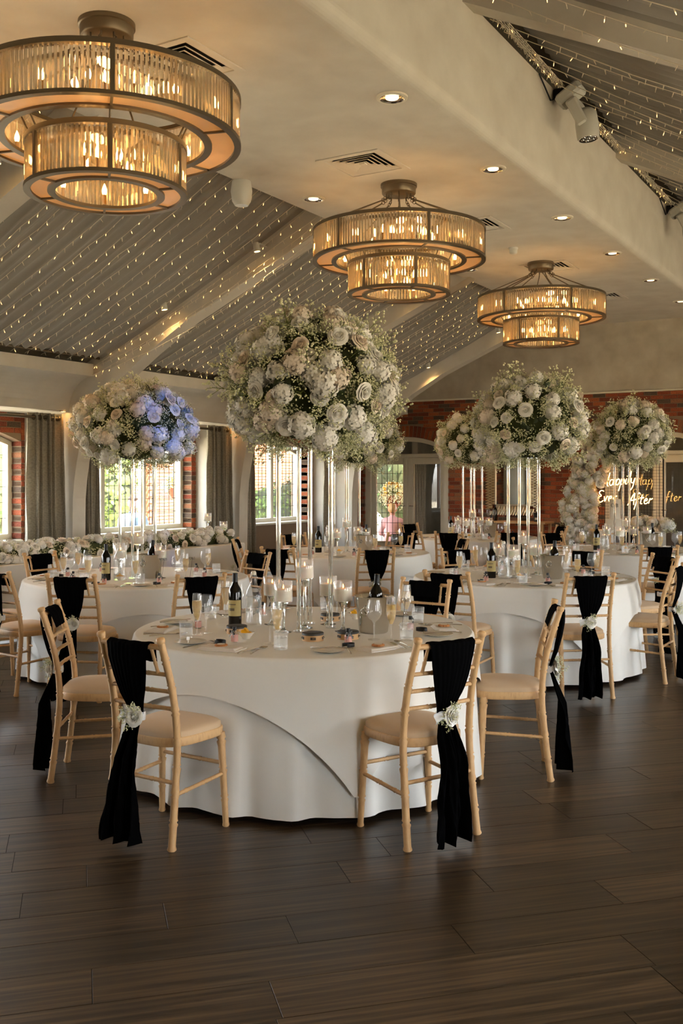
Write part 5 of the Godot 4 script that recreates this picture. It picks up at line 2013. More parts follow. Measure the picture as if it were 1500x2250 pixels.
func centrepiece(tc: Vector2, idx: int, ph: String, full: bool) -> void:
	var c := cam(tc.x, tc.y) + Vector3(0, TH + 0.0045, 0)
	var vw := Basis(Vector3.UP, YAW)   # +x to the viewer's right, +z to the viewer
	var grp := " under the " + ph
	var st := thing("acrylic_stand", "tall clear stand of four acrylic tubes carrying the " + ph, "flower stand", c, YAW + 0.43 + [0.0, 0.1, 0.25, 0.1, 0.2, 0.15][idx], "acrylic flower stands")
	for k in 4:
		var q := Vector3([-0.115, 0.115, 0.115, -0.115][k], 0, [-0.09, -0.09, 0.09, 0.09][k]).rotated(Vector3.UP, 0.3)
		var tb := part(st, "tube", cache.acrylic_tube, Transform3D(Basis(), q))
		part(tb, "foot", cache.tube_foot)
	part(st, "top_plate", cache.top_plate, Transform3D(Basis(), Vector3(0, 1.0, 0)))
	for q in [[0.0, 0.0, "tall"], [-0.11, 0.15, "low"], [-0.19, -0.14, "low"], [0.13, -0.14, "low"], [0.215, 0.12, "low"]]:
		var p := c + vw * Vector3(q[0], 0, q[1])
		var tall: bool = q[2] == "tall"
		lay("candle_holder", ("tall" if tall else "short") + " clear glass stemmed candle cup" + grp, "candle holder", p, 0.0, ("tall" if tall else "short") + " candle holders" + grp, [["stem", "cup_stem_" + q[2]], ["cup", "cup_" + q[2]]])
		var h := 0.28 if tall else 0.17
		lay("candle", "lit white candle in the " + ("tall" if tall else "short") + " glass cup" + grp, "candle", p + Vector3(0, h, 0), 0.0, "lit candles in " + ("tall" if tall else "short") + " cups" + grp, [["wax", "wax"], ["wick", "wick"], ["flame", "flame"]])
	var cl := OmniLight3D.new()   # the five flames' light
	cl.name = "candle_light"
	cl.light_color = Color(1.0, 0.55, 0.2)
	cl.light_energy = 0.012 * LAMP
	cl.light_size = 0.02
	cl.omni_range = 20.0
	cl.omni_attenuation = 2.0
	cl.shadow_enabled = true
	cl.position = c + vw * Vector3(0.0, 0.41, 0.0)
	add_child(cl, true)
	var bx := [[-0.34, -0.11], [-0.14, 0.28], [-0.24, 0.16], [-0.26, 0.08], [-0.26, 0.1], [-0.3, 0.06]]
	var wb := lay("wine_bottle", "dark red wine bottle with cream label" + grp, "bottle", c + vw * Vector3(bx[idx][0] - 0.06, 0, bx[idx][1]), YAW - 0.45, "red wine bottles", [["bottle", "wine_bottle"], ["capsule", "capsule"], ["label_paper", "wine_label"], ["label_print", "label_print"]])
	lay("water_bottle", "clear swing-top water bottle" + grp, "bottle", c + vw * Vector3(bx[idx][0] + 0.045, 0, bx[idx][1] - 0.01), YAW, "swing-top water bottles", [["bottle", "water_bottle"], ["water", "bottle_water"], ["stopper", "stopper"], ["wire_bail", "bail"]])
	var bk: Array = [[0.38, 0.15], [0.13, 0.1], [0.2, 0.22], [0.2, 0.1], [0.24, 0.05], [0.25, 0.12]][idx]
	var bp := c + vw * Vector3(bk[0], 0, bk[1])
	lay("ice_bucket", "polished steel ice bucket with ring handle" + grp, "ice bucket", bp, YAW, "steel ice buckets", [["bucket", "bucket"], ["ring_handle", "bucket_ring", Transform3D(Basis(Vector3.UP, -0.5), Vector3(-0.0505, 0.12, 0.086))], ["ring_handle", "bucket_ring", Transform3D(Basis(Vector3.UP, PI - 0.5), Vector3(0.0505, 0.12, -0.086))]])
	lay("chilled_bottle", "dark bottle leaning in the ice bucket" + grp, "bottle", bp + Vector3(0, 0.02, 0), YAW, "bottles in ice buckets", [["bottle", "wine_bottle", Transform3D(Basis(Vector3(0, 0, 1), -0.07), Vector3(0.0, 0, 0))], ["capsule", "capsule", Transform3D(Basis(Vector3(0, 0, 1), -0.07), Vector3(0.0, 0, 0))]])
	if full:
		for q in [[0.058, 0.42, "before the tallest candle"], [0.24, 0.37, "before the ice bucket"], [0.14, -0.29, "behind the candles"], [-0.36, 0.18, "by the wine bottle"]]:
			var t := thing("tambourine", "small wooden tambourine " + q[2] + grp, "tambourine", c + vw * Vector3(q[0], 0, q[1]), YAW + q[0], "tambourines" + grp)
			part(t, "hoop", cache.hoop)
			part(t, "drum_skin", cache.drum_skin)
			for k in 5:
				var a := TAU * k / 5 + PI / 2
				var bs := Basis(Vector3.UP, PI / 2 - a)
				part(t, "slot", cache.slot, Transform3D(bs, Vector3(cos(a) * 0.0525, 0.016, sin(a) * 0.0525)))
				part(t, "jingle", cache.jingle, Transform3D(Basis(), Vector3(cos(a) * 0.052, 0.016, sin(a) * 0.052)))
	var lemons: Array = [[-0.29, 0.37], [0.29, -0.36]] if full else [[-0.08, 0.3]]
	for q in lemons:
		var p := c + vw * Vector3(q[0], 0, q[1])
		lay("dish", "small white dish of lemon slices" + (" near the wine bottle" if q[0] < -0.1 else " behind the ice bucket" if full else "") + grp, "dish", p, 0.0, "lemon dishes" + grp, [["dish_body", "bowl"]])
		for k in 3:
			lay("lemon_slice", "yellow lemon slice in the white dish" + (" near the wine bottle" if q[0] < -0.1 else " behind the ice bucket" if full else "") + grp, "lemon", p + Vector3(cos(k * 2.1) * 0.014, 0.022 + 0.007 * k, sin(k * 2.1) * 0.014), k * 1.0, "lemon slices" + grp, [["slice", "lemon", Transform3D(Basis(Vector3.RIGHT, 0.4 + 0.2 * k), Vector3(0, 0.005, 0))]])

func stirrer(p: Vector3, label: String) -> void:   # black C&B drink stirrer standing in a glass
	var o := thing("drink_stirrer", label, "stirrer", p, YAW + 0.2, "black monogram drink stirrers")
	var g := Geo.new()
	g.tube([Vector3(0.01, 0.0, 0), Vector3(0.03, 0.16, 0)], 0.0013, 5)
	part(o, "stick", g.mesh(M.black_print))
	var t := TextMesh.new()
	t.text = "C&B"
	t.font_size = 16
	t.pixel_size = 0.0016
	t.depth = 0.002
	t.font = SystemFont.new()
	t.font.font_names = PackedStringArray(["Droid Serif"])
	t.material = M.black_print
	part(o, "monogram", t, Transform3D(Basis(), Vector3(0.03, 0.165, 0)))

func tables() -> void:
	chair_prototype()
	tableware_meshes()
	var T := [
		[Vector2(-0.206, 5.54), "largest flower ball", -16.0],
		[Vector2(-1.731, 8.42), "blue-lit flower ball", 30.0],
		[Vector2(1.557, 8.48), "mirror-side flower ball", -24.0],
		[Vector2(0.06, 11.24), "half-hidden flower ball", 10.0],
		[Vector2(1.863, 14.1), "door-side flower ball", 20.0],
		[Vector2(3.327, 11.6), "neon-side flower ball", 5.0]]
	rng.seed = 31
	for k in T.size():
		var tc: Vector2 = T[k][0]
		var ph: String = T[k][1]
		# overlay corner bearing: 0 points to the viewer
		round_table(tc, k, PI / 2 - YAW + deg_to_rad(T[k][2]), ph)
		centrepiece(tc, k, ph, k == 0)
	var chairs := [
		[0, -30.0, 1.36, "before the wine bottle"], [0, 28.5, 1.345, "before the ice bucket"], [0, -84.0, 1.34, "toward the garland"], [0, 86.0, 1.34, "toward the mirror"], [0, 147.0, 1.40, "behind the ice bucket"],
		[1, 28.7, 1.48, "behind the largest ball's wine"], [1, -8.0, 1.33, "backing onto the open floor"], [1, -38.0, 1.3, "at the garland's near end"], [1, -126.0, 1.25, "against the garland"], [1, 131.0, 1.22, "facing the garland"], [1, -80.0, 1.35, "tucked beside the garland"],
		[2, -33.6, 1.38, "nearest the largest ball"], [2, 10.0, 1.32, "beside the hanging cloth corner"], [2, 61.0, 1.22, "seen side-on by the aisle"], [2, 107.0, 1.36, "beside the neon-side chairs"], [2, -161.0, 1.25, "facing the open floor"], [2, 143.0, 1.22, "backing onto the neon-side table"],
		[3, -26.0, 1.55, "nearest the blue-lit table"], [3, 10.0, 1.52, "backing onto the largest ball"], [3, -93.0, 1.22, "toward the windows"], [3, 95.0, 1.3, "toward the mirror"], [3, 150.0, 1.28, "toward the white doors"], [3, -150.0, 1.28, "toward the far window"],
		[4, -19.0, 1.46, "backing onto the mirror-side table"], [4, 13.0, 1.32, "below the mirror"], [4, -37.0, 1.62, "by the half-hidden table's bucket"], [4, -139.0, 1.25, "against the doors"], [4, 100.0, 1.3, "toward the cake"],
		[5, -3.0, 1.45, "backing onto the mirror-side table"], [5, -148.0, 1.2, "below the flower cascade"], [5, 165.0, 1.25, "before the cake"], [5, -75.0, 1.3, "toward the mirror"], [5, 70.0, 1.3, "by the far aisle"]]
	for q in chairs:
		place_chair(T[q[0]][0], q[1], q[2], q[3] + " under the " + T[q[0]][1], T[q[0]][1], rng.randf_range(-4, 4))
	var seats := [[-84.0, -30.0, 28.5, 86.0, 147.0, -147.0], [32.0, -10.0, -47.0, -84.0, -131.0, 136.0, 90.0], [-35.0, 13.0, 60.0, 113.0, -166.0, 145.0, -90.0], [-36.0, 11.0, -100.0, 60.0, 150.0], [-18.0, 20.0, -52.0, 100.0, 160.0], [0.0, -154.0, -40.0, 45.0, 165.0, -90.0]]
	var says := ["toward the windows", "before the wine bottle", "before the ice bucket", "toward the mirror", "behind the ice bucket", "behind the wine bottle"]
	for k in T.size():
		for i in seats[k].size():
			place_setting(T[k][0], seats[k][i], k < 3 and (k == 0 or i < 4), T[k][1], says[i] if k == 0 else "at a seat")
	stirrer(cam(T[0][0].x + 0.52, T[0][0].y - 0.2, TH + 0.02), "black C&B drink stirrer beside the ice bucket under the largest flower ball")
	for q in [[0.27, -0.42, "nearer the ice bucket"], [0.48, -0.3, "farther from the ice bucket"]]:
		stirrer(cam(T[1][0].x + q[0], T[1][0].y + q[1], TH + 0.02), "black C&B drink stirrer under the blue-lit flower ball, " + q[2])
	flower_ball(cam(-0.165, 5.54, 2.115), 0.462, 0.41, 501, "largest white flower ball of roses, hydrangea and gypsophila", 150, 800)
	flower_ball(cam(-1.747, 8.42, 2.03), 0.49, 0.37, 502, "white flower ball with one side lit blue", 104, 640)
	flower_ball(cam(1.615, 8.48, 2.075), 0.465, 0.41, 503, "white flower ball standing before the wall mirror", 100, 700)
	flower_ball(cam(0.2, 11.24, 2.03), 0.46, 0.35, 504, "white flower ball half hidden behind the largest one", 66, 600)
	flower_ball(cam(1.844, 14.1, 2.1), 0.49, 0.4, 505, "white flower ball beside the white doors", 66, 600)
	flower_ball(cam(3.38, 11.6, 2.10), 0.43, 0.4, 506, "white flower ball in front of the neon sign", 76, 700)

# ---------------------------------------------------------------- along the walls
func head_table() -> void:
	var o := thing("long_table", "long top table dressed in white cloth below the flower garland", "table", Vector3(-8.15, FLOOR, -8.3))
	var f := FastNoiseLite.new()
	f.seed = 12
	f.frequency = 1.0
	var g := Geo.new()
	var cl := func(u: float, v: float) -> Vector3:   # top, then the front skirt
		var z := (u - 0.5) * 4.6
		var prof := [[-0.38, 0.75], [0.36, 0.75], [0.375, 0.74], [0.385, 0.4], [0.40, 0.02]]
		var k := v * 4.0
		var i := mini(int(k), 3)
		var x: float = lerpf(prof[i][0], prof[i + 1][0], k - i)
		var y: float = lerpf(prof[i][1], prof[i + 1][1], k - i)
		if v > 0.5:
			x += 0.03 * (v - 0.5) * sin(z * 17.0 + 2.0 * f.get_noise_1d(z))
		return Vector3(x, y, z)
	g.grid(140, 16, cl)
	part(o, "cloth", g.mesh(M.linen))
	for e in [-1.0, 1.0]:
		var ge := Geo.new()
		ge.grid(12, 8, func(u: float, v: float) -> Vector3: return Vector3(lerpf(-0.38, 0.38, u), 0.748 * (1.0 - v) + 0.02 * v, e * (2.3 + 0.015 * v * sin(u * 22.0))))
		part(o, "cloth_end", ge.mesh(M.linen))
	garland(Vector3(-8.02, 0.76, -6.0), Vector3(-8.02, 0.76, -10.55), "long garland of cream roses and gypsophila along the top table", 290, 0.14, 0.22)
	for q in [[-8.2, 10.35, "tall"], [-8.05, 10.5, "low"]]:
		var p := Vector3(q[0], 0.755 + FLOOR, -q[1])
		lay("candle_holder", ("tall" if q[2] == "tall" else "short") + " glass candle cup at the garland's far end", "candle holder", p, 0.0, "candle holders at the garland's end", [["stem", "cup_stem_" + q[2]], ["cup", "cup_" + q[2]]])
		lay("candle", "lit candle in the " + ("tall" if q[2] == "tall" else "short") + " cup at the garland's far end", "candle", p + Vector3(0, 0.28 if q[2] == "tall" else 0.17, 0), 0.0, "candles at the garland's end", [["wax", "wax"], ["wick", "wick"], ["flame", "flame"]])

func wall_mirror() -> void:
	var o := thing("wall_mirror", "large mirror in a silver scalloped frame on the brick wall", "mirror", Vector3(-6.70, 1.55, BACK + 0.05))
	var g := Geo.new()
	g.box(Vector3(0, 0, 0.0), Vector3(0.66, 0.98, 0.03))
	part(o, "looking_glass", g.mesh(M.mirror_glass))
	g = Geo.new()
	for s in [-1.0, 1.0]:
		g.cbox(Vector3(s * 0.34, 0, 0.012), Vector3(0.03, 1.0, 0.04), 0.006)
		g.cbox(Vector3(0, s * 0.5, 0.012), Vector3(0.7, 0.03, 0.04), 0.006)
	part(o, "inner_moulding", g.mesh(M.silver_leaf))
	var sc := Geo.new()   # one scale of the frame
	sc.grid(6, 4, func(u: float, v: float) -> Vector3: return Vector3((u - 0.5) * 0.052 * sqrt(maxf(1.0 - pow(v, 3.0) * 0.85, 0.05)), -v * 0.075, 0.02 * sin(PI * u) + 0.022 * v))
	var scale_mesh := sc.mesh(M.silver_leaf)
	for row in 3:
		var off := 0.052 * row + 0.005
		for s in 4:   # bottom, right, top, left
			var half := 0.345 if s % 2 == 0 else 0.505
			var dist := 0.505 if s % 2 == 0 else 0.345
			var b := Basis(Vector3(0, 0, 1), PI / 2 * s)
			var span := half + off
			var n := int(span * 2.0 / 0.05)
			for k in n:
				var x := -span + (k + (0.5 if row % 2 else 0.0) + 0.25) * 2.0 * span / n
				part(o, "frame_scale", scale_mesh, Transform3D(b, b * Vector3(x, -dist - off, 0.0 + 0.004 * row)))
	# serving table under it
	var t := thing("serving_table", "wooden serving table under the wall mirror", "table", Vector3(-6.6, FLOOR, BACK + 0.45))
	g = Geo.new()
	g.cbox(Vector3(0, 0.80, 0), Vector3(1.5, 0.035, 0.5), 0.006)
	part(t, "tabletop", g.mesh(M.pale_wood))
	for sx in [-1.0, 1.0]:
		for sz in [-1.0, 1.0]:
			g = Geo.new()
			g.cbox(Vector3(sx * 0.68, 0.39, sz * 0.2), Vector3(0.05, 0.785, 0.05), 0.006)
			part(t, "leg", g.mesh(M.pale_wood))
	lay("wine_bottle", "dark wine bottle on the serving table under the mirror", "bottle", Vector3(-6.9, 0.818 + FLOOR, BACK + 0.42), 0.0, "bottles under the mirror", [["bottle", "wine_bottle"], ["capsule", "capsule"]])
	for k in 4:
		lay("wine_glass", "wine glass on the serving table under the mirror", "wine glass", Vector3(-7.15 + 0.14 * k, 0.818 + FLOOR, BACK + 0.55 - 0.06 * (k % 2)), 0.0, "glasses under the mirror", [["bowl_and_stem", "wine_glass"]])
	var nb := thing("card_machine", "small dark card reader with bright screen on the serving table", "card reader", Vector3(-6.12, 0.818 + FLOOR, BACK + 0.4), 0.3)
	g = Geo.new()
	g.cbox(Vector3(0, 0.08, 0), Vector3(0.1, 0.16, 0.05), 0.01)
	part(nb, "body", g.mesh(M.black_cap))
	g = Geo.new()
	g.box(Vector3(0, 0.05, 0.027), Vector3(0.05, 0.04, 0.002))
	part(nb, "screen", g.mesh(M.white_plastic))

const STROKES := {
	"H": [[[0.1, 1.0], [0.02, 0.5], [0.0, 0.0]], [[0.5, 1.05], [0.42, 0.5], [0.42, 0.05], [0.52, 0.0]], [[-0.12, 0.45], [0.2, 0.55], [0.5, 0.5]]],
	"a": [[[0.3, 0.42], [0.1, 0.45], [0.0, 0.2], [0.1, 0.0], [0.26, 0.1], [0.32, 0.44], [0.3, 0.08], [0.42, 0.05]]],
	"p": [[[0.06, 0.45], [0.02, -0.1], [-0.04, -0.5]], [[0.04, 0.3], [0.2, 0.48], [0.32, 0.3], [0.22, 0.02], [0.05, 0.05]]],
	"i": [[[0.08, 0.45], [0.05, 0.05], [0.16, 0.04]], [[0.1, 0.62], [0.11, 0.65]]],
	"l": [[[0.0, 0.1], [0.14, 0.6], [0.14, 1.0], [0.04, 0.9], [0.03, 0.2], [0.16, 0.03]]],
	"y": [[[0.02, 0.45], [0.05, 0.12], [0.2, 0.1], [0.3, 0.45]], [[0.3, 0.45], [0.22, -0.2], [0.05, -0.5], [-0.06, -0.35]]],
	"E": [[[0.45, 0.95], [0.2, 1.02], [0.05, 0.8], [0.28, 0.55], [0.02, 0.4], [0.04, 0.05], [0.3, -0.02], [0.5, 0.12]]],
	"v": [[[0.0, 0.45], [0.1, 0.02], [0.25, 0.45], [0.34, 0.4]]],
	"e": [[[0.03, 0.22], [0.26, 0.3], [0.18, 0.46], [0.03, 0.3], [0.06, 0.04], [0.2, 0.0], [0.34, 0.14]]],
	"r": [[[0.02, 0.0], [0.08, 0.42], [0.14, 0.32], [0.3, 0.44]]],
	"A": [[[-0.05, -0.05], [0.18, 0.55], [0.4, 1.02], [0.42, 0.5], [0.46, 0.0]], [[0.08, 0.35], [0.5, 0.42]]],
	"f": [[[0.34, 0.9], [0.2, 1.0], [0.12, 0.6], [0.08, 0.0], [0.0, -0.45]], [[-0.04, 0.42], [0.3, 0.48]]],
	"t": [[[0.12, 0.8], [0.08, 0.1], [0.22, 0.02]], [[-0.04, 0.52], [0.3, 0.56]]],
	"x": [[[0.0, 0.4], [0.3, 0.0]], [[0.32, 0.44], [0.0, -0.05]]]}

func neon_corner() -> void:
	var base := Vector3(-4.42, FLOOR, BACK + 0.95)
	# black mesh panel that carries the sign
	var o := thing("mesh_panel", "black wire mesh backdrop panel behind the cake", "panel", base)
	var g := Geo.new()
	for k in 27:
		g.box(Vector3(-0.65 + 0.05 * k, 1.0, 0), Vector3(0.004, 2.0, 0.004))
	for k in 40:
		g.box(Vector3(0, 0.03 + 0.05 * k, 0.004), Vector3(1.3, 0.004, 0.004))
	part(o, "wire_grid", g.mesh(M.black_metal))
	for s in [-1.0, 1.0]:
		g = Geo.new()
		g.tube([Vector3(s * 0.66, 0, 0), Vector3(s * 0.66, 2.02, 0)], 0.012, 8)
		part(o, "upright", g.mesh(M.black_metal))
	# neon script
	var n := thing("neon_sign", "warm white neon script reading Happily Ever After on the mesh panel", "neon sign", base + Vector3(0, 0, 0.04))
	var rows := [["Happily", -0.34, 1.47, 0.21], ["Ever", -0.42, 1.20, 0.19], ["After", 0.1, 1.16, 0.19]]
	for r in rows:
		var w := Geo.new()
		var x: float = r[1]
		for ch in r[0]:
			var far := 0.0
			for st in STROKES[ch]:
				var pts := []
				for q in st:
					pts.append(Vector3(x + q[0] * r[3] + q[1] * 0.03, r[2] + q[1] * r[3] + (x - r[1]) * 0.08, 0))
					far = maxf(far, q[0])
				w.tube(spline(pts, maxi(3, pts.size() * 3)), 0.0065, 6)
			x += (far + 0.06) * r[3]
		part(n, "word_tube", w.mesh(M.neon_tube))
	var l := OmniLight3D.new()
	l.name = "neon_light"
	l.light_color = Color(1.0, 0.62, 0.26)
	l.light_energy = 0.09 * LAMP
	l.light_size = 0.15
	l.omni_range = 30.0
	l.omni_attenuation = 2.0
	l.shadow_enabled = true
	l.position = base + Vector3(0, 1.4, 0.22)
	add_child(l)
	# floral column and the low bunch at the foot
	rng.seed = 650
	for q in [["tall cascade of white flowers climbing the mesh panel", 200, 0], ["low bunch of white flowers at the mesh panel's foot", 26, 1]]:
		var fc := thing("flower_cascade", q[0], "flower arrangement", base + (Vector3(-0.62, 0, 0.1) if q[2] == 0 else Vector3(0.55, 0.0, 0.25)), 0.0, "flowers around the neon sign")
		var sp := []
		for k in q[1]:
			var c: Vector3
			if q[2] == 0:
				var y: float = 0.25 + 1.95 * (k + rng.randf()) / q[1]
				var lean: float = 0.0 if y < 1.5 else (y - 1.5) * 0.5
				var wd := 0.31 if y > 0.6 else 0.36
				c = Vector3(rng.randf_range(-wd, wd * 0.8) + lean + 0.06 * sin(y * 5.0), y, rng.randf_range(0.0, 0.2))
			else:
				c = Vector3(rng.randf_range(-0.3, 0.3), 0.78 + rng.randf_range(0.0, 0.16), rng.randf_range(-0.1, 0.12))
			var d := (c - Vector3(0, c.y, -0.15) + Vector3(0, rng.randf_range(-0.1, 0.15), 0)).normalized()
			var s := rng.randf_range(0.06, 0.085)
			part(fc, "hydrangea_head" if k % 4 else "rose", cache["hydrangea_%d" % (k % 2)] if k % 4 else cache["rose_%d" % (k % 3)], Transform3D(aim(d, rng.randf() * TAU).scaled_local(Vector3(s, s, s)), c), M.petal_cream if k % 3 == 0 else null)
			for e in 3:
				sp.append([c - d * 0.05, (d + Vector3(rng.randf_range(-0.7, 0.7), rng.randf_range(-0.7, 0.7), 0)).normalized()])
		scatter_gyp(fc, sp, 0.09, 0.15)
	var pl := solo("plinth", "white plinth under the low bunch of flowers", "plinth", null, Transform3D(Basis(), base + Vector3(0.55, 0, 0.25)))
	g = Geo.new()
	g.cbox(Vector3(0, 0.37, 0), Vector3(0.34, 0.74, 0.3), 0.008)
	pl.mesh = g.mesh(M.porcelain)
	# the cake
	var ct := thing("cake_table", "small round white cake table before the neon sign", "table", base + Vector3(0.02, 0, 0.55))
	g = Geo.new()
	g.lathe([Vector2(0.34, 0.02), Vector2(0.30, 0.74), Vector2(0.295, 0.76), Vector2(0, 0.76)], 32)
	part(ct, "cloth", g.mesh(M.linen))
	var ck := thing("wedding_cake", "tall white tiered wedding cake with black C&B monogram", "cake", base + Vector3(0.02, 0.76, 0.55), 0.2)
	for q in [[0.15, 0.0, 0.18], [0.092, 0.18, 0.50]]:
		g = Geo.new()
		g.lathe([Vector2(0, q[1]), Vector2(q[0], q[1]), Vector2(q[0], q[2] - 0.008), Vector2(q[0] - 0.008, q[2]), Vector2(0, q[2])], 28)
		part(ck, "tier", g.mesh(M.icing))
	for q in [["&", 0.445, 10], ["C B", 0.40, 18]]:
		var t := TextMesh.new()
		t.text = q[0]
		t.font_size = q[2]
		t.pixel_size = 0.0045
		t.depth = 0.004
		t.font = SystemFont.new()
		t.font.font_names = PackedStringArray(["Droid Serif"])
		t.material = M.black_print
		part(ck, "monogram", t, Transform3D(Basis(), Vector3(0, q[1], 0.094)))

# ---------------------------------------------------------------- people and the garden outside
func body_mesh(bones: Array, k: float, cell: float, m: Material) -> ArrayMesh:   # bones: [a, b, ra, rb]; smooth union meshed as surface nets
	var lo := Vector3.INF
	var hi := -Vector3.INF
	for b in bones:
		var r := maxf(b[2], b[3]) + 0.05
		for e in 2:
			lo = lo.min(b[e] - Vector3.ONE * r)
			hi = hi.max(b[e] + Vector3.ONE * r)
	var n := Vector3i(((hi - lo) / cell).ceil()) + Vector3i.ONE
	var val := PackedFloat32Array()
	val.resize(n.x * n.y * n.z)
	var field := func(p: Vector3) -> float:
		var s := 0.0
		for b in bones:
			var ab: Vector3 = b[1] - b[0]
			var h := clampf((p - b[0]).dot(ab) / maxf(ab.length_squared(), 1e-6), 0.0, 1.0)
			s += exp(-((p - b[0] - ab * h).length() - lerpf(b[2], b[3], h)) / k)
		return -k * log(maxf(s, 1e-30))
	for x in n.x:
		for y in n.y:
			for z in n.z:
				val[(x * n.y + y) * n.z + z] = field.call(lo + Vector3(x, y, z) * cell)
	var g := Geo.new()
	var idx := {}
	for x in n.x - 1:
		for y in n.y - 1:
			for z in n.z - 1:
				var sum := Vector3.ZERO
				var cnt := 0
				for e in [[0, 0, 0, 1, 0, 0], [0, 1, 0, 1, 1, 0], [0, 0, 1, 1, 0, 1], [0, 1, 1, 1, 1, 1], [0, 0, 0, 0, 1, 0], [1, 0, 0, 1, 1, 0], [0, 0, 1, 0, 1, 1], [1, 0, 1, 1, 1, 1], [0, 0, 0, 0, 0, 1], [1, 0, 0, 1, 0, 1], [0, 1, 0, 0, 1, 1], [1, 1, 0, 1, 1, 1]]:
					var va := val[((x + e[0]) * n.y + y + e[1]) * n.z + z + e[2]]
					var vb := val[((x + e[3]) * n.y + y + e[4]) * n.z + z + e[5]]
					if (va < 0.0) != (vb < 0.0):
						sum += Vector3(x + e[0], y + e[1], z + e[2]).lerp(Vector3(x + e[3], y + e[4], z + e[5]), va / (va - vb))
						cnt += 1
				if cnt:
					var p := lo + sum / cnt * cell
					var h := cell * 0.5
					var nn := Vector3(field.call(p + Vector3(h, 0, 0)) - field.call(p - Vector3(h, 0, 0)), field.call(p + Vector3(0, h, 0)) - field.call(p - Vector3(0, h, 0)), field.call(p + Vector3(0, 0, h)) - field.call(p - Vector3(0, 0, h))).normalized()
					idx[(x * n.y + y) * n.z + z] = g.vert(p, nn)
	for x in range(1, n.x - 1):
		for y in range(1, n.y - 1):
			for z in range(1, n.z - 1):
				var v0 := val[(x * n.y + y) * n.z + z] < 0.0
				for ax in 3:
					var d := [[1, 0, 0], [0, 1, 0], [0, 0, 1]][ax] as Array
					if v0 != (val[((x + d[0]) * n.y + y + d[1]) * n.z + z + d[2]] < 0.0):
						var u := [[0, 1, 0], [0, 0, 1], [1, 0, 0]][ax] as Array
						var w := [[0, 0, 1], [1, 0, 0], [0, 1, 0]][ax] as Array
						var q := []
						for s in [[0, 0], [1, 0], [1, 1], [0, 1]]:
							q.append(idx.get(((x - u[0] * s[0] - w[0] * s[1]) * n.y + y - u[1] * s[0] - w[1] * s[1]) * n.z + z - u[2] * s[0] - w[2] * s[1], -1))
						if q.min() >= 0:
							g.tri(q[0], q[1], q[2])
							g.tri(q[0], q[2], q[3])
	return g.mesh(m)

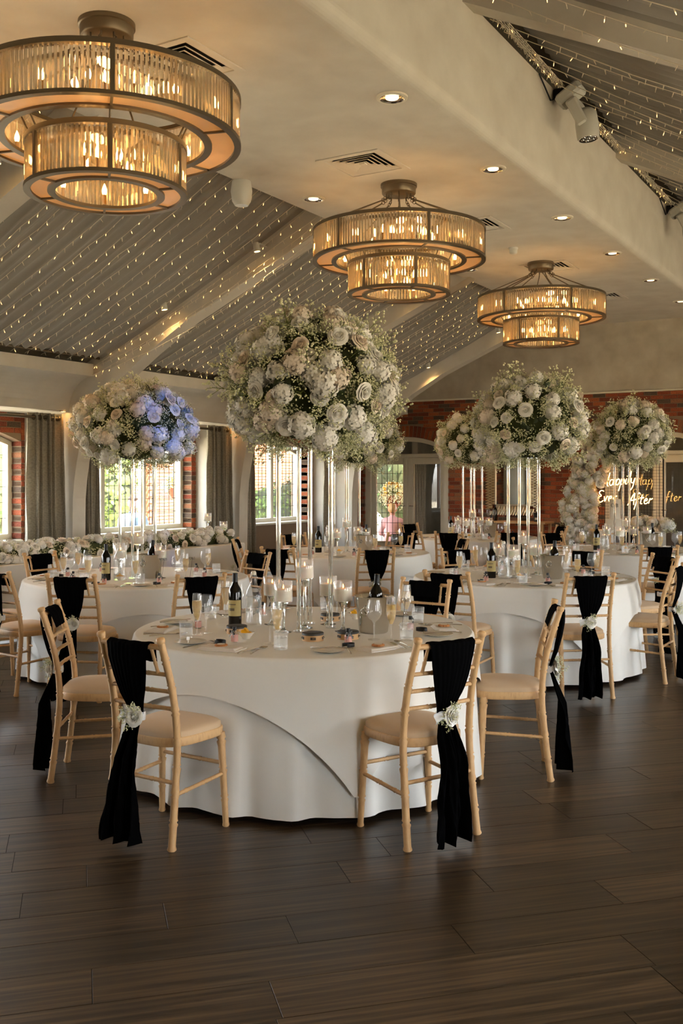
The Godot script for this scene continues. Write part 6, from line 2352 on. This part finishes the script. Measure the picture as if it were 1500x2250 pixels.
func person(p: Vector3, yaw: float, label: String, shirt: Material, legs: Material, hair: Material, seated: bool) -> void:
	# facing -Z
	var o := thing("person", label, "person", p, yaw)
	var hip := 0.47 if seated else 0.92
	var H := Vector3(0, hip, 0)
	var lean := Vector3(0, 0, -0.06) if seated else Vector3(0, 0, -0.16)
	var chest := H + Vector3(0, 0.36, 0) + lean * 0.8
	var neck := H + Vector3(0, 0.52, 0) + lean
	var head := neck + Vector3(0, 0.17, -0.03)
	var torso := [[H + Vector3(-0.07, 0.02, 0), H + Vector3(0.07, 0.02, 0), 0.12, 0.12], [H, chest, 0.13, 0.14], [chest + Vector3(-0.13, 0.06, 0), chest + Vector3(0.13, 0.06, 0), 0.085, 0.085], [chest, neck, 0.12, 0.065]]
	for s in [-1.0, 1.0]:
		var sh := chest + Vector3(s * 0.19, 0.07, 0)
		var el := sh + Vector3(s * 0.07, -0.26, -0.06)
		torso.append([sh, el, 0.06, 0.047])
		torso.append([el, el + Vector3(-s * 0.06, -0.06, -0.18), 0.047, 0.038])
	part(o, "shirt", body_mesh(torso, 0.025, 0.03, shirt))
	var limbs := []
	for s in [-1.0, 1.0]:
		if seated:
			limbs.append([H + Vector3(s * 0.1, 0, 0), H + Vector3(s * 0.12, 0.0, -0.42), 0.095, 0.065])
			limbs.append([H + Vector3(s * 0.12, 0.0, -0.42), Vector3(s * 0.12, 0.08, -0.40), 0.062, 0.045])
			limbs.append([Vector3(s * 0.12, 0.045, -0.38), Vector3(s * 0.12, 0.035, -0.58), 0.045, 0.035])
		else:
			limbs.append([H + Vector3(s * 0.09, -0.02, 0), Vector3(s * 0.1, 0.49, -0.02), 0.1, 0.068])
			limbs.append([Vector3(s * 0.1, 0.49, -0.02), Vector3(s * 0.1, 0.08, 0.02), 0.065, 0.045])
			limbs.append([Vector3(s * 0.1, 0.045, 0.04), Vector3(s * 0.1, 0.035, -0.16), 0.045, 0.035])
	part(o, "trousers", body_mesh(limbs, 0.02, 0.035, legs))
	var flesh := [[neck - Vector3(0, 0.04, 0), head, 0.055, 0.06], [head + Vector3(0, 0.03, 0.01), head + Vector3(0, -0.06, -0.03), 0.088, 0.062], [head + Vector3(0, -0.015, -0.08), head + Vector3(0, -0.035, -0.105), 0.012, 0.016]]
	for s in [-1.0, 1.0]:
		flesh.append([head + Vector3(s * 0.088, 0.01, 0.01), head + Vector3(s * 0.09, -0.03, 0.005), 0.014, 0.012])
	part(o, "head", body_mesh(flesh, 0.012, 0.014, M.skin))
	part(o, "hair", body_mesh([[head + Vector3(0, 0.065, 0.015), head + Vector3(0, 0.0, 0.055), 0.083, 0.075], [head + Vector3(0, 0.085, -0.03), head + Vector3(0, 0.07, 0.03), 0.055, 0.075]], 0.012, 0.016, hair))
	for s in [-1.0, 1.0]:
		var sh := chest + Vector3(s * 0.19, 0.07, 0)
		var hd := sh + Vector3(s * 0.07, -0.26, -0.06) + Vector3(-s * 0.06, -0.06, -0.18)
		var hand := [[hd, hd + Vector3(0, -0.02, -0.07), 0.03, 0.034]]
		for k in 4:
			var b := hd + Vector3((k - 1.5) * 0.018, -0.02, -0.08)
			hand.append([b, b + Vector3(0, -0.03, -0.05 - 0.008 * (1.5 - absf(k - 1.5))), 0.009, 0.008])
		hand.append([hd + Vector3(-s * 0.025, 0, -0.03), hd + Vector3(-s * 0.05, -0.02, -0.07), 0.011, 0.009])
		part(o, "hand", body_mesh(hand, 0.006, 0.01, M.skin))

func leafy(called: String, label: String, cat: String, p: Vector3, size: Vector3, leaf_mat: Material, n: int, seed_: int, stem := false) -> void:
	rng.seed = seed_
	var o := thing(called, label, cat, p)
	var g := Geo.new()
	g.ball(Vector3(0, size.y * 0.5, 0), 0.5, 14, 9, Vector3(size.x, size.y, size.z) * 0.86)
	part(o, "inner_foliage", g.mesh(M.moss))
	var xs := []
	for k in n:
		var d := Vector3(rng.randf_range(-1, 1), rng.randf_range(-1, 1), rng.randf_range(-1, 1)).normalized()
		var c := Vector3(d.x * size.x, d.y * size.y, d.z * size.z) * 0.5 * rng.randf_range(0.8, 1.08) + Vector3(0, size.y * 0.5, 0)
		var s := rng.randf_range(0.06, 0.12)
		xs.append(Transform3D(aim(d, rng.randf() * TAU).scaled_local(Vector3(s, s, s)) * Basis(Vector3.RIGHT, rng.randf_range(-0.6, 0.6)), c))
	var lf := Geo.new()
	lf.grid(2, 2, func(u: float, v: float) -> Vector3: return Vector3((u - 0.5) * 0.7 * sin(PI * (0.15 + 0.8 * v)), 0.1 * sin(PI * v), -v))
	many(o, "leaf_mass", lf.mesh(leaf_mat), xs)
	if stem:
		g = Geo.new()
		g.tube([Vector3(0, -p.y, 0), Vector3(0.05, size.y * 0.4, 0)], 0.12, 8)
		part(o, "trunk", g.mesh(M.fence_wood))

func garden() -> void:
	var g := Geo.new()
	g.box(Vector3(-30.6, -0.2, -10), Vector3(40.0, 0.3, 70.0))
	structure("ground", g.mesh(M.paving), "pale sunlit paving outside the windows")
	g = Geo.new()
	g.box(Vector3(18.4, -0.2, -10), Vector3(30.0, 0.3, 70.0))
	structure("ground", g.mesh(M.paving), "pale paving on the other side of the hall")
	g = Geo.new()
	g.box(Vector3(-4.0, -0.2, 17.6), Vector3(14.4, 0.3, 22.0))
	structure("ground", g.mesh(M.paving), "pale paving behind the viewer")
	g = Geo.new()
	g.box(Vector3(-4.0, -0.2, -31.6), Vector3(14.4, 0.3, 27.2))
	structure("ground", g.mesh(M.paving), "pale paving beyond the white doors")
	var wx := WALL_L - 0.4
	leafy("hedge_bush", "dark green hedge seen through the white doors", "bush", Vector3(-12.6, -0.32, -26.2), Vector3(5.0, 3.6, 2.4), M.hedge_leaf, 1800, 15)
	var po := thing("added_shade_roof", "timber roof added to shade the garden beyond the white doors", "added_shade_roof", Vector3(-9.6, -0.05, -21.2))  # added roof on posts, keeps sun off what the door glass shows
	g = Geo.new()
	g.box(Vector3(0, 2.85, 0), Vector3(9.0, 0.12, 6.4))
	part(po, "roof", g.mesh(M.fence_wood))
	for sx in [-1.0, 1.0]:
		g = Geo.new()
		g.cbox(Vector3(sx * 4.3, 1.4, -3.0), Vector3(0.12, 2.8, 0.12), 0.01)
		part(po, "post", g.mesh(M.fence_wood))
	var pt := thing("flower_planter", "tall planter of yellow flowers seen through the white doors", "planter", Vector3(-10.72, -0.05, -20.4))
	g = Geo.new()
	g.lathe([Vector2(0.0, 0.0), Vector2(0.14, 0.0), Vector2(0.03, 0.05), Vector2(0.03, 0.85), Vector2(0.17, 1.0), Vector2(0.2, 1.2), Vector2(0.0, 1.18)], 18)
	part(pt, "pot", g.mesh(M.terracotta))
	rng.seed = 44
	var pl_s := []
	for k in 120:
		var d := Vector3(rng.randf_range(-1, 1), rng.randf_range(-0.5, 1.2), rng.randf_range(-1, 1)).normalized()
		pl_s.append([Vector3(0, 1.18, 0) + d * 0.08, d])
		if k % 5 == 0:
			part(pt, "bloom", cache.hydrangea_0, Transform3D(aim(d).scaled_local(Vector3.ONE * 0.04), Vector3(0, 1.2, 0) + Vector3(d.x * 0.24, absf(d.y) * 0.3, d.z * 0.24)), M.yellow_petal)
	scatter_gyp(pt, pl_s, 0.16, 0.26)
	person(Vector3(-10.22, -0.3, -19.4), 0.4, "seated blond person in pink with their back to the white doors", M.pink_cloth, M.dark_cloth, M.blond_hair, true)
	var gs := thing("garden_stool", "wooden stool under the blond person beyond the white doors", "stool", Vector3(-10.22, -0.05, -19.4))
	g = Geo.new()
	g.lathe([Vector2(0.17, 0.0), Vector2(0.15, 0.1), Vector2(0.19, 0.1), Vector2(0.19, 0.12), Vector2(0, 0.12)], 20)
	part(gs, "seat", g.mesh(M.fence_wood))
	leafy("hedge_bush", "tall green hedge bush outside the arched window", "bush", Vector3(wx - 4.5, -0.05, -12.2), Vector3(3.0, 3.2, 3.4), M.hedge_leaf, 2200, 11)
	leafy("hedge_bush", "green climber outside the window with the man", "bush", Vector3(wx - 3.2, -0.05, -14.1), Vector3(1.6, 2.9, 1.1), M.bush_leaf, 1500, 12)
	leafy("round_bush", "round pale green bush outside the window behind the largest flower ball", "bush", Vector3(wx - 3.2, -0.2, -19.6), Vector3(2.0, 1.6, 2.4), M.bush_leaf, 1500, 13)
	leafy("hedge_bush", "low bush at the window nearest the white doors", "bush", Vector3(wx - 4.0, -0.05, -22.5), Vector3(2.0, 1.7, 2.0), M.hedge_leaf, 900, 14)
	# neighbour's house: brick, with courses of real bricks where the window shows it
	var h := thing("brick_outbuilding", "sunlit brick outbuilding outside the windows", "building", Vector3(wx - 7.5, -0.05, -21.0))
	g = Geo.new()
	g.box(Vector3(0, 1.6, 0), Vector3(5.0, 3.2, 7.0))
	part(h, "wall_core", g.mesh(M.house_brick))
	var bg := Geo.new()
	bg.cbox(Vector3.ZERO, Vector3(0.03, 0.065, 0.215), 0.004)
	var xs := []
	for r in 40:
		for c in 31:
			xs.append(Transform3D(Basis(), Vector3(2.505, 0.04 + r * 0.078, -3.4 + c * 0.225 + (0.11 if r % 2 else 0.0))))
	many(h, "brick_course", bg.mesh(M.house_brick), xs)
	g = Geo.new()
	g.extrude(PackedVector2Array([Vector2(-2.8, 3.15), Vector2(2.8, 3.15), Vector2(0, 4.9)]), -3.7, 3.7)
	part(h, "roof", g.mesh(M.terracotta))
	var fn := thing("board_fence", "sunlit wooden board fence outside the window with the man", "fence", Vector3(wx - 5.2, -0.05, -16.2))
	for k in 14:
		g = Geo.new()
		g.cbox(Vector3(0, 0.08 + 0.155 * k, 0), Vector3(0.03, 0.145, 3.2), 0.004)
		part(fn, "board", g.mesh(M.fence_wood))
	for s in [-1.0, 0.0, 1.0]:
		g = Geo.new()
		g.cbox(Vector3(-0.05, 1.15, s * 1.55), Vector3(0.09, 2.3, 0.09), 0.008)
		part(fn, "post", g.mesh(M.fence_wood))
	# hanging basket
	var hb := thing("hanging_basket", "terracotta hanging basket of yellow flowers outside the window", "flower basket", Vector3(wx - 0.8, 1.18, -13.5))
	g = Geo.new()
	g.lathe([Vector2(0.0, 0.0), Vector2(0.1, 0.02), Vector2(0.17, 0.12), Vector2(0.185, 0.2), Vector2(0.0, 0.19)], 20)
	part(hb, "basket", g.mesh(M.terracotta))
	g = Geo.new()
	g.tube([Vector3(0, 0.2, 0), Vector3(0, 0.9, 0)], 0.006, 5)
	part(hb, "chain", g.mesh(M.black_metal))
	g = Geo.new()
	g.tube([Vector3(0, 0.9, 0), Vector3(-0.1, 1.0, 0.1), Vector3(-0.3, 0.95, 0.3), Vector3(-0.32, -1.24, 0.32)], 0.016, 6)
	part(hb, "hook_pole", g.mesh(M.black_metal))
	rng.seed = 8
	var ys := []
	for k in 90:
		var d := Vector3(rng.randf_range(-1, 1), rng.randf_range(0, 1.2), rng.randf_range(-1, 1)).normalized()
		ys.append([Vector3(0, 0.17, 0) + d * 0.1, d])
		if k % 3 == 0:
			part(hb, "bloom", cache.hydrangea_0, Transform3D(aim(d).scaled_local(Vector3.ONE * 0.035), Vector3(0, 0.2, 0) + d * Vector3(0.2, 0.22, 0.2)), M.yellow_petal)
	scatter_gyp(hb, ys, 0.12, 0.2)
	# parasol
	var ps := thing("parasol", "grey canvas parasol outside the window with the man", "parasol", Vector3(wx - 2.6, -0.05, -15.6))
	g = Geo.new()
	g.lathe([Vector2(1.25, 1.92), Vector2(1.25, 2.08), Vector2(0.0, 2.6)], 8)
	part(ps, "canopy", g.mesh(M.grey_canvas))
	g = Geo.new()
	g.tube([Vector3(0, 0, 0), Vector3(0, 2.58, 0)], 0.025, 8)
	part(ps, "pole", g.mesh(M.fence_wood))
	person(Vector3(wx - 1.5, -0.05, -13.1), -2.2, "man in a pale blue shirt seated outside the window", M.blue_shirt, M.dark_cloth, M.brown_hair, true)
	var bn := thing("garden_bench", "wooden bench under the man in pale blue outside", "bench", Vector3(wx - 1.5, -0.05, -13.1), -2.2)
	g = Geo.new()
	g.cbox(Vector3(0, 0.34, 0.02), Vector3(1.2, 0.04, 0.42), 0.006)
	part(bn, "seat", g.mesh(M.fence_wood))
	for sx in [-1.0, 1.0]:
		for sz in [-1.0, 1.0]:
			g = Geo.new()
			g.cbox(Vector3(sx * 0.54, 0.16, 0.02 + sz * 0.17), Vector3(0.06, 0.32, 0.06), 0.005)
			part(bn, "leg", g.mesh(M.fence_wood))
	person(Vector3(wx - 1.6, -0.05, -9.3), -2.4, "person in white seated outside the arched window", M.white_ribbon, M.dark_cloth, M.brown_hair, true)
	var st := thing("garden_stool", "wooden stool under the person in white outside", "stool", Vector3(wx - 1.6, -0.05, -9.3), -2.4)
	g = Geo.new()
	g.lathe([Vector2(0, 0.32), Vector2(0.19, 0.32), Vector2(0.2, 0.335), Vector2(0.19, 0.355), Vector2(0, 0.355)], 20)
	part(st, "seat", g.mesh(M.fence_wood))
	for k in 4:
		g = Geo.new()
		g.tube([Vector3(cos(k * PI / 2) * 0.14, 0.32, sin(k * PI / 2) * 0.14), Vector3(cos(k * PI / 2) * 0.17, 0, sin(k * PI / 2) * 0.17)], 0.016, 6)
		part(st, "leg", g.mesh(M.fence_wood))
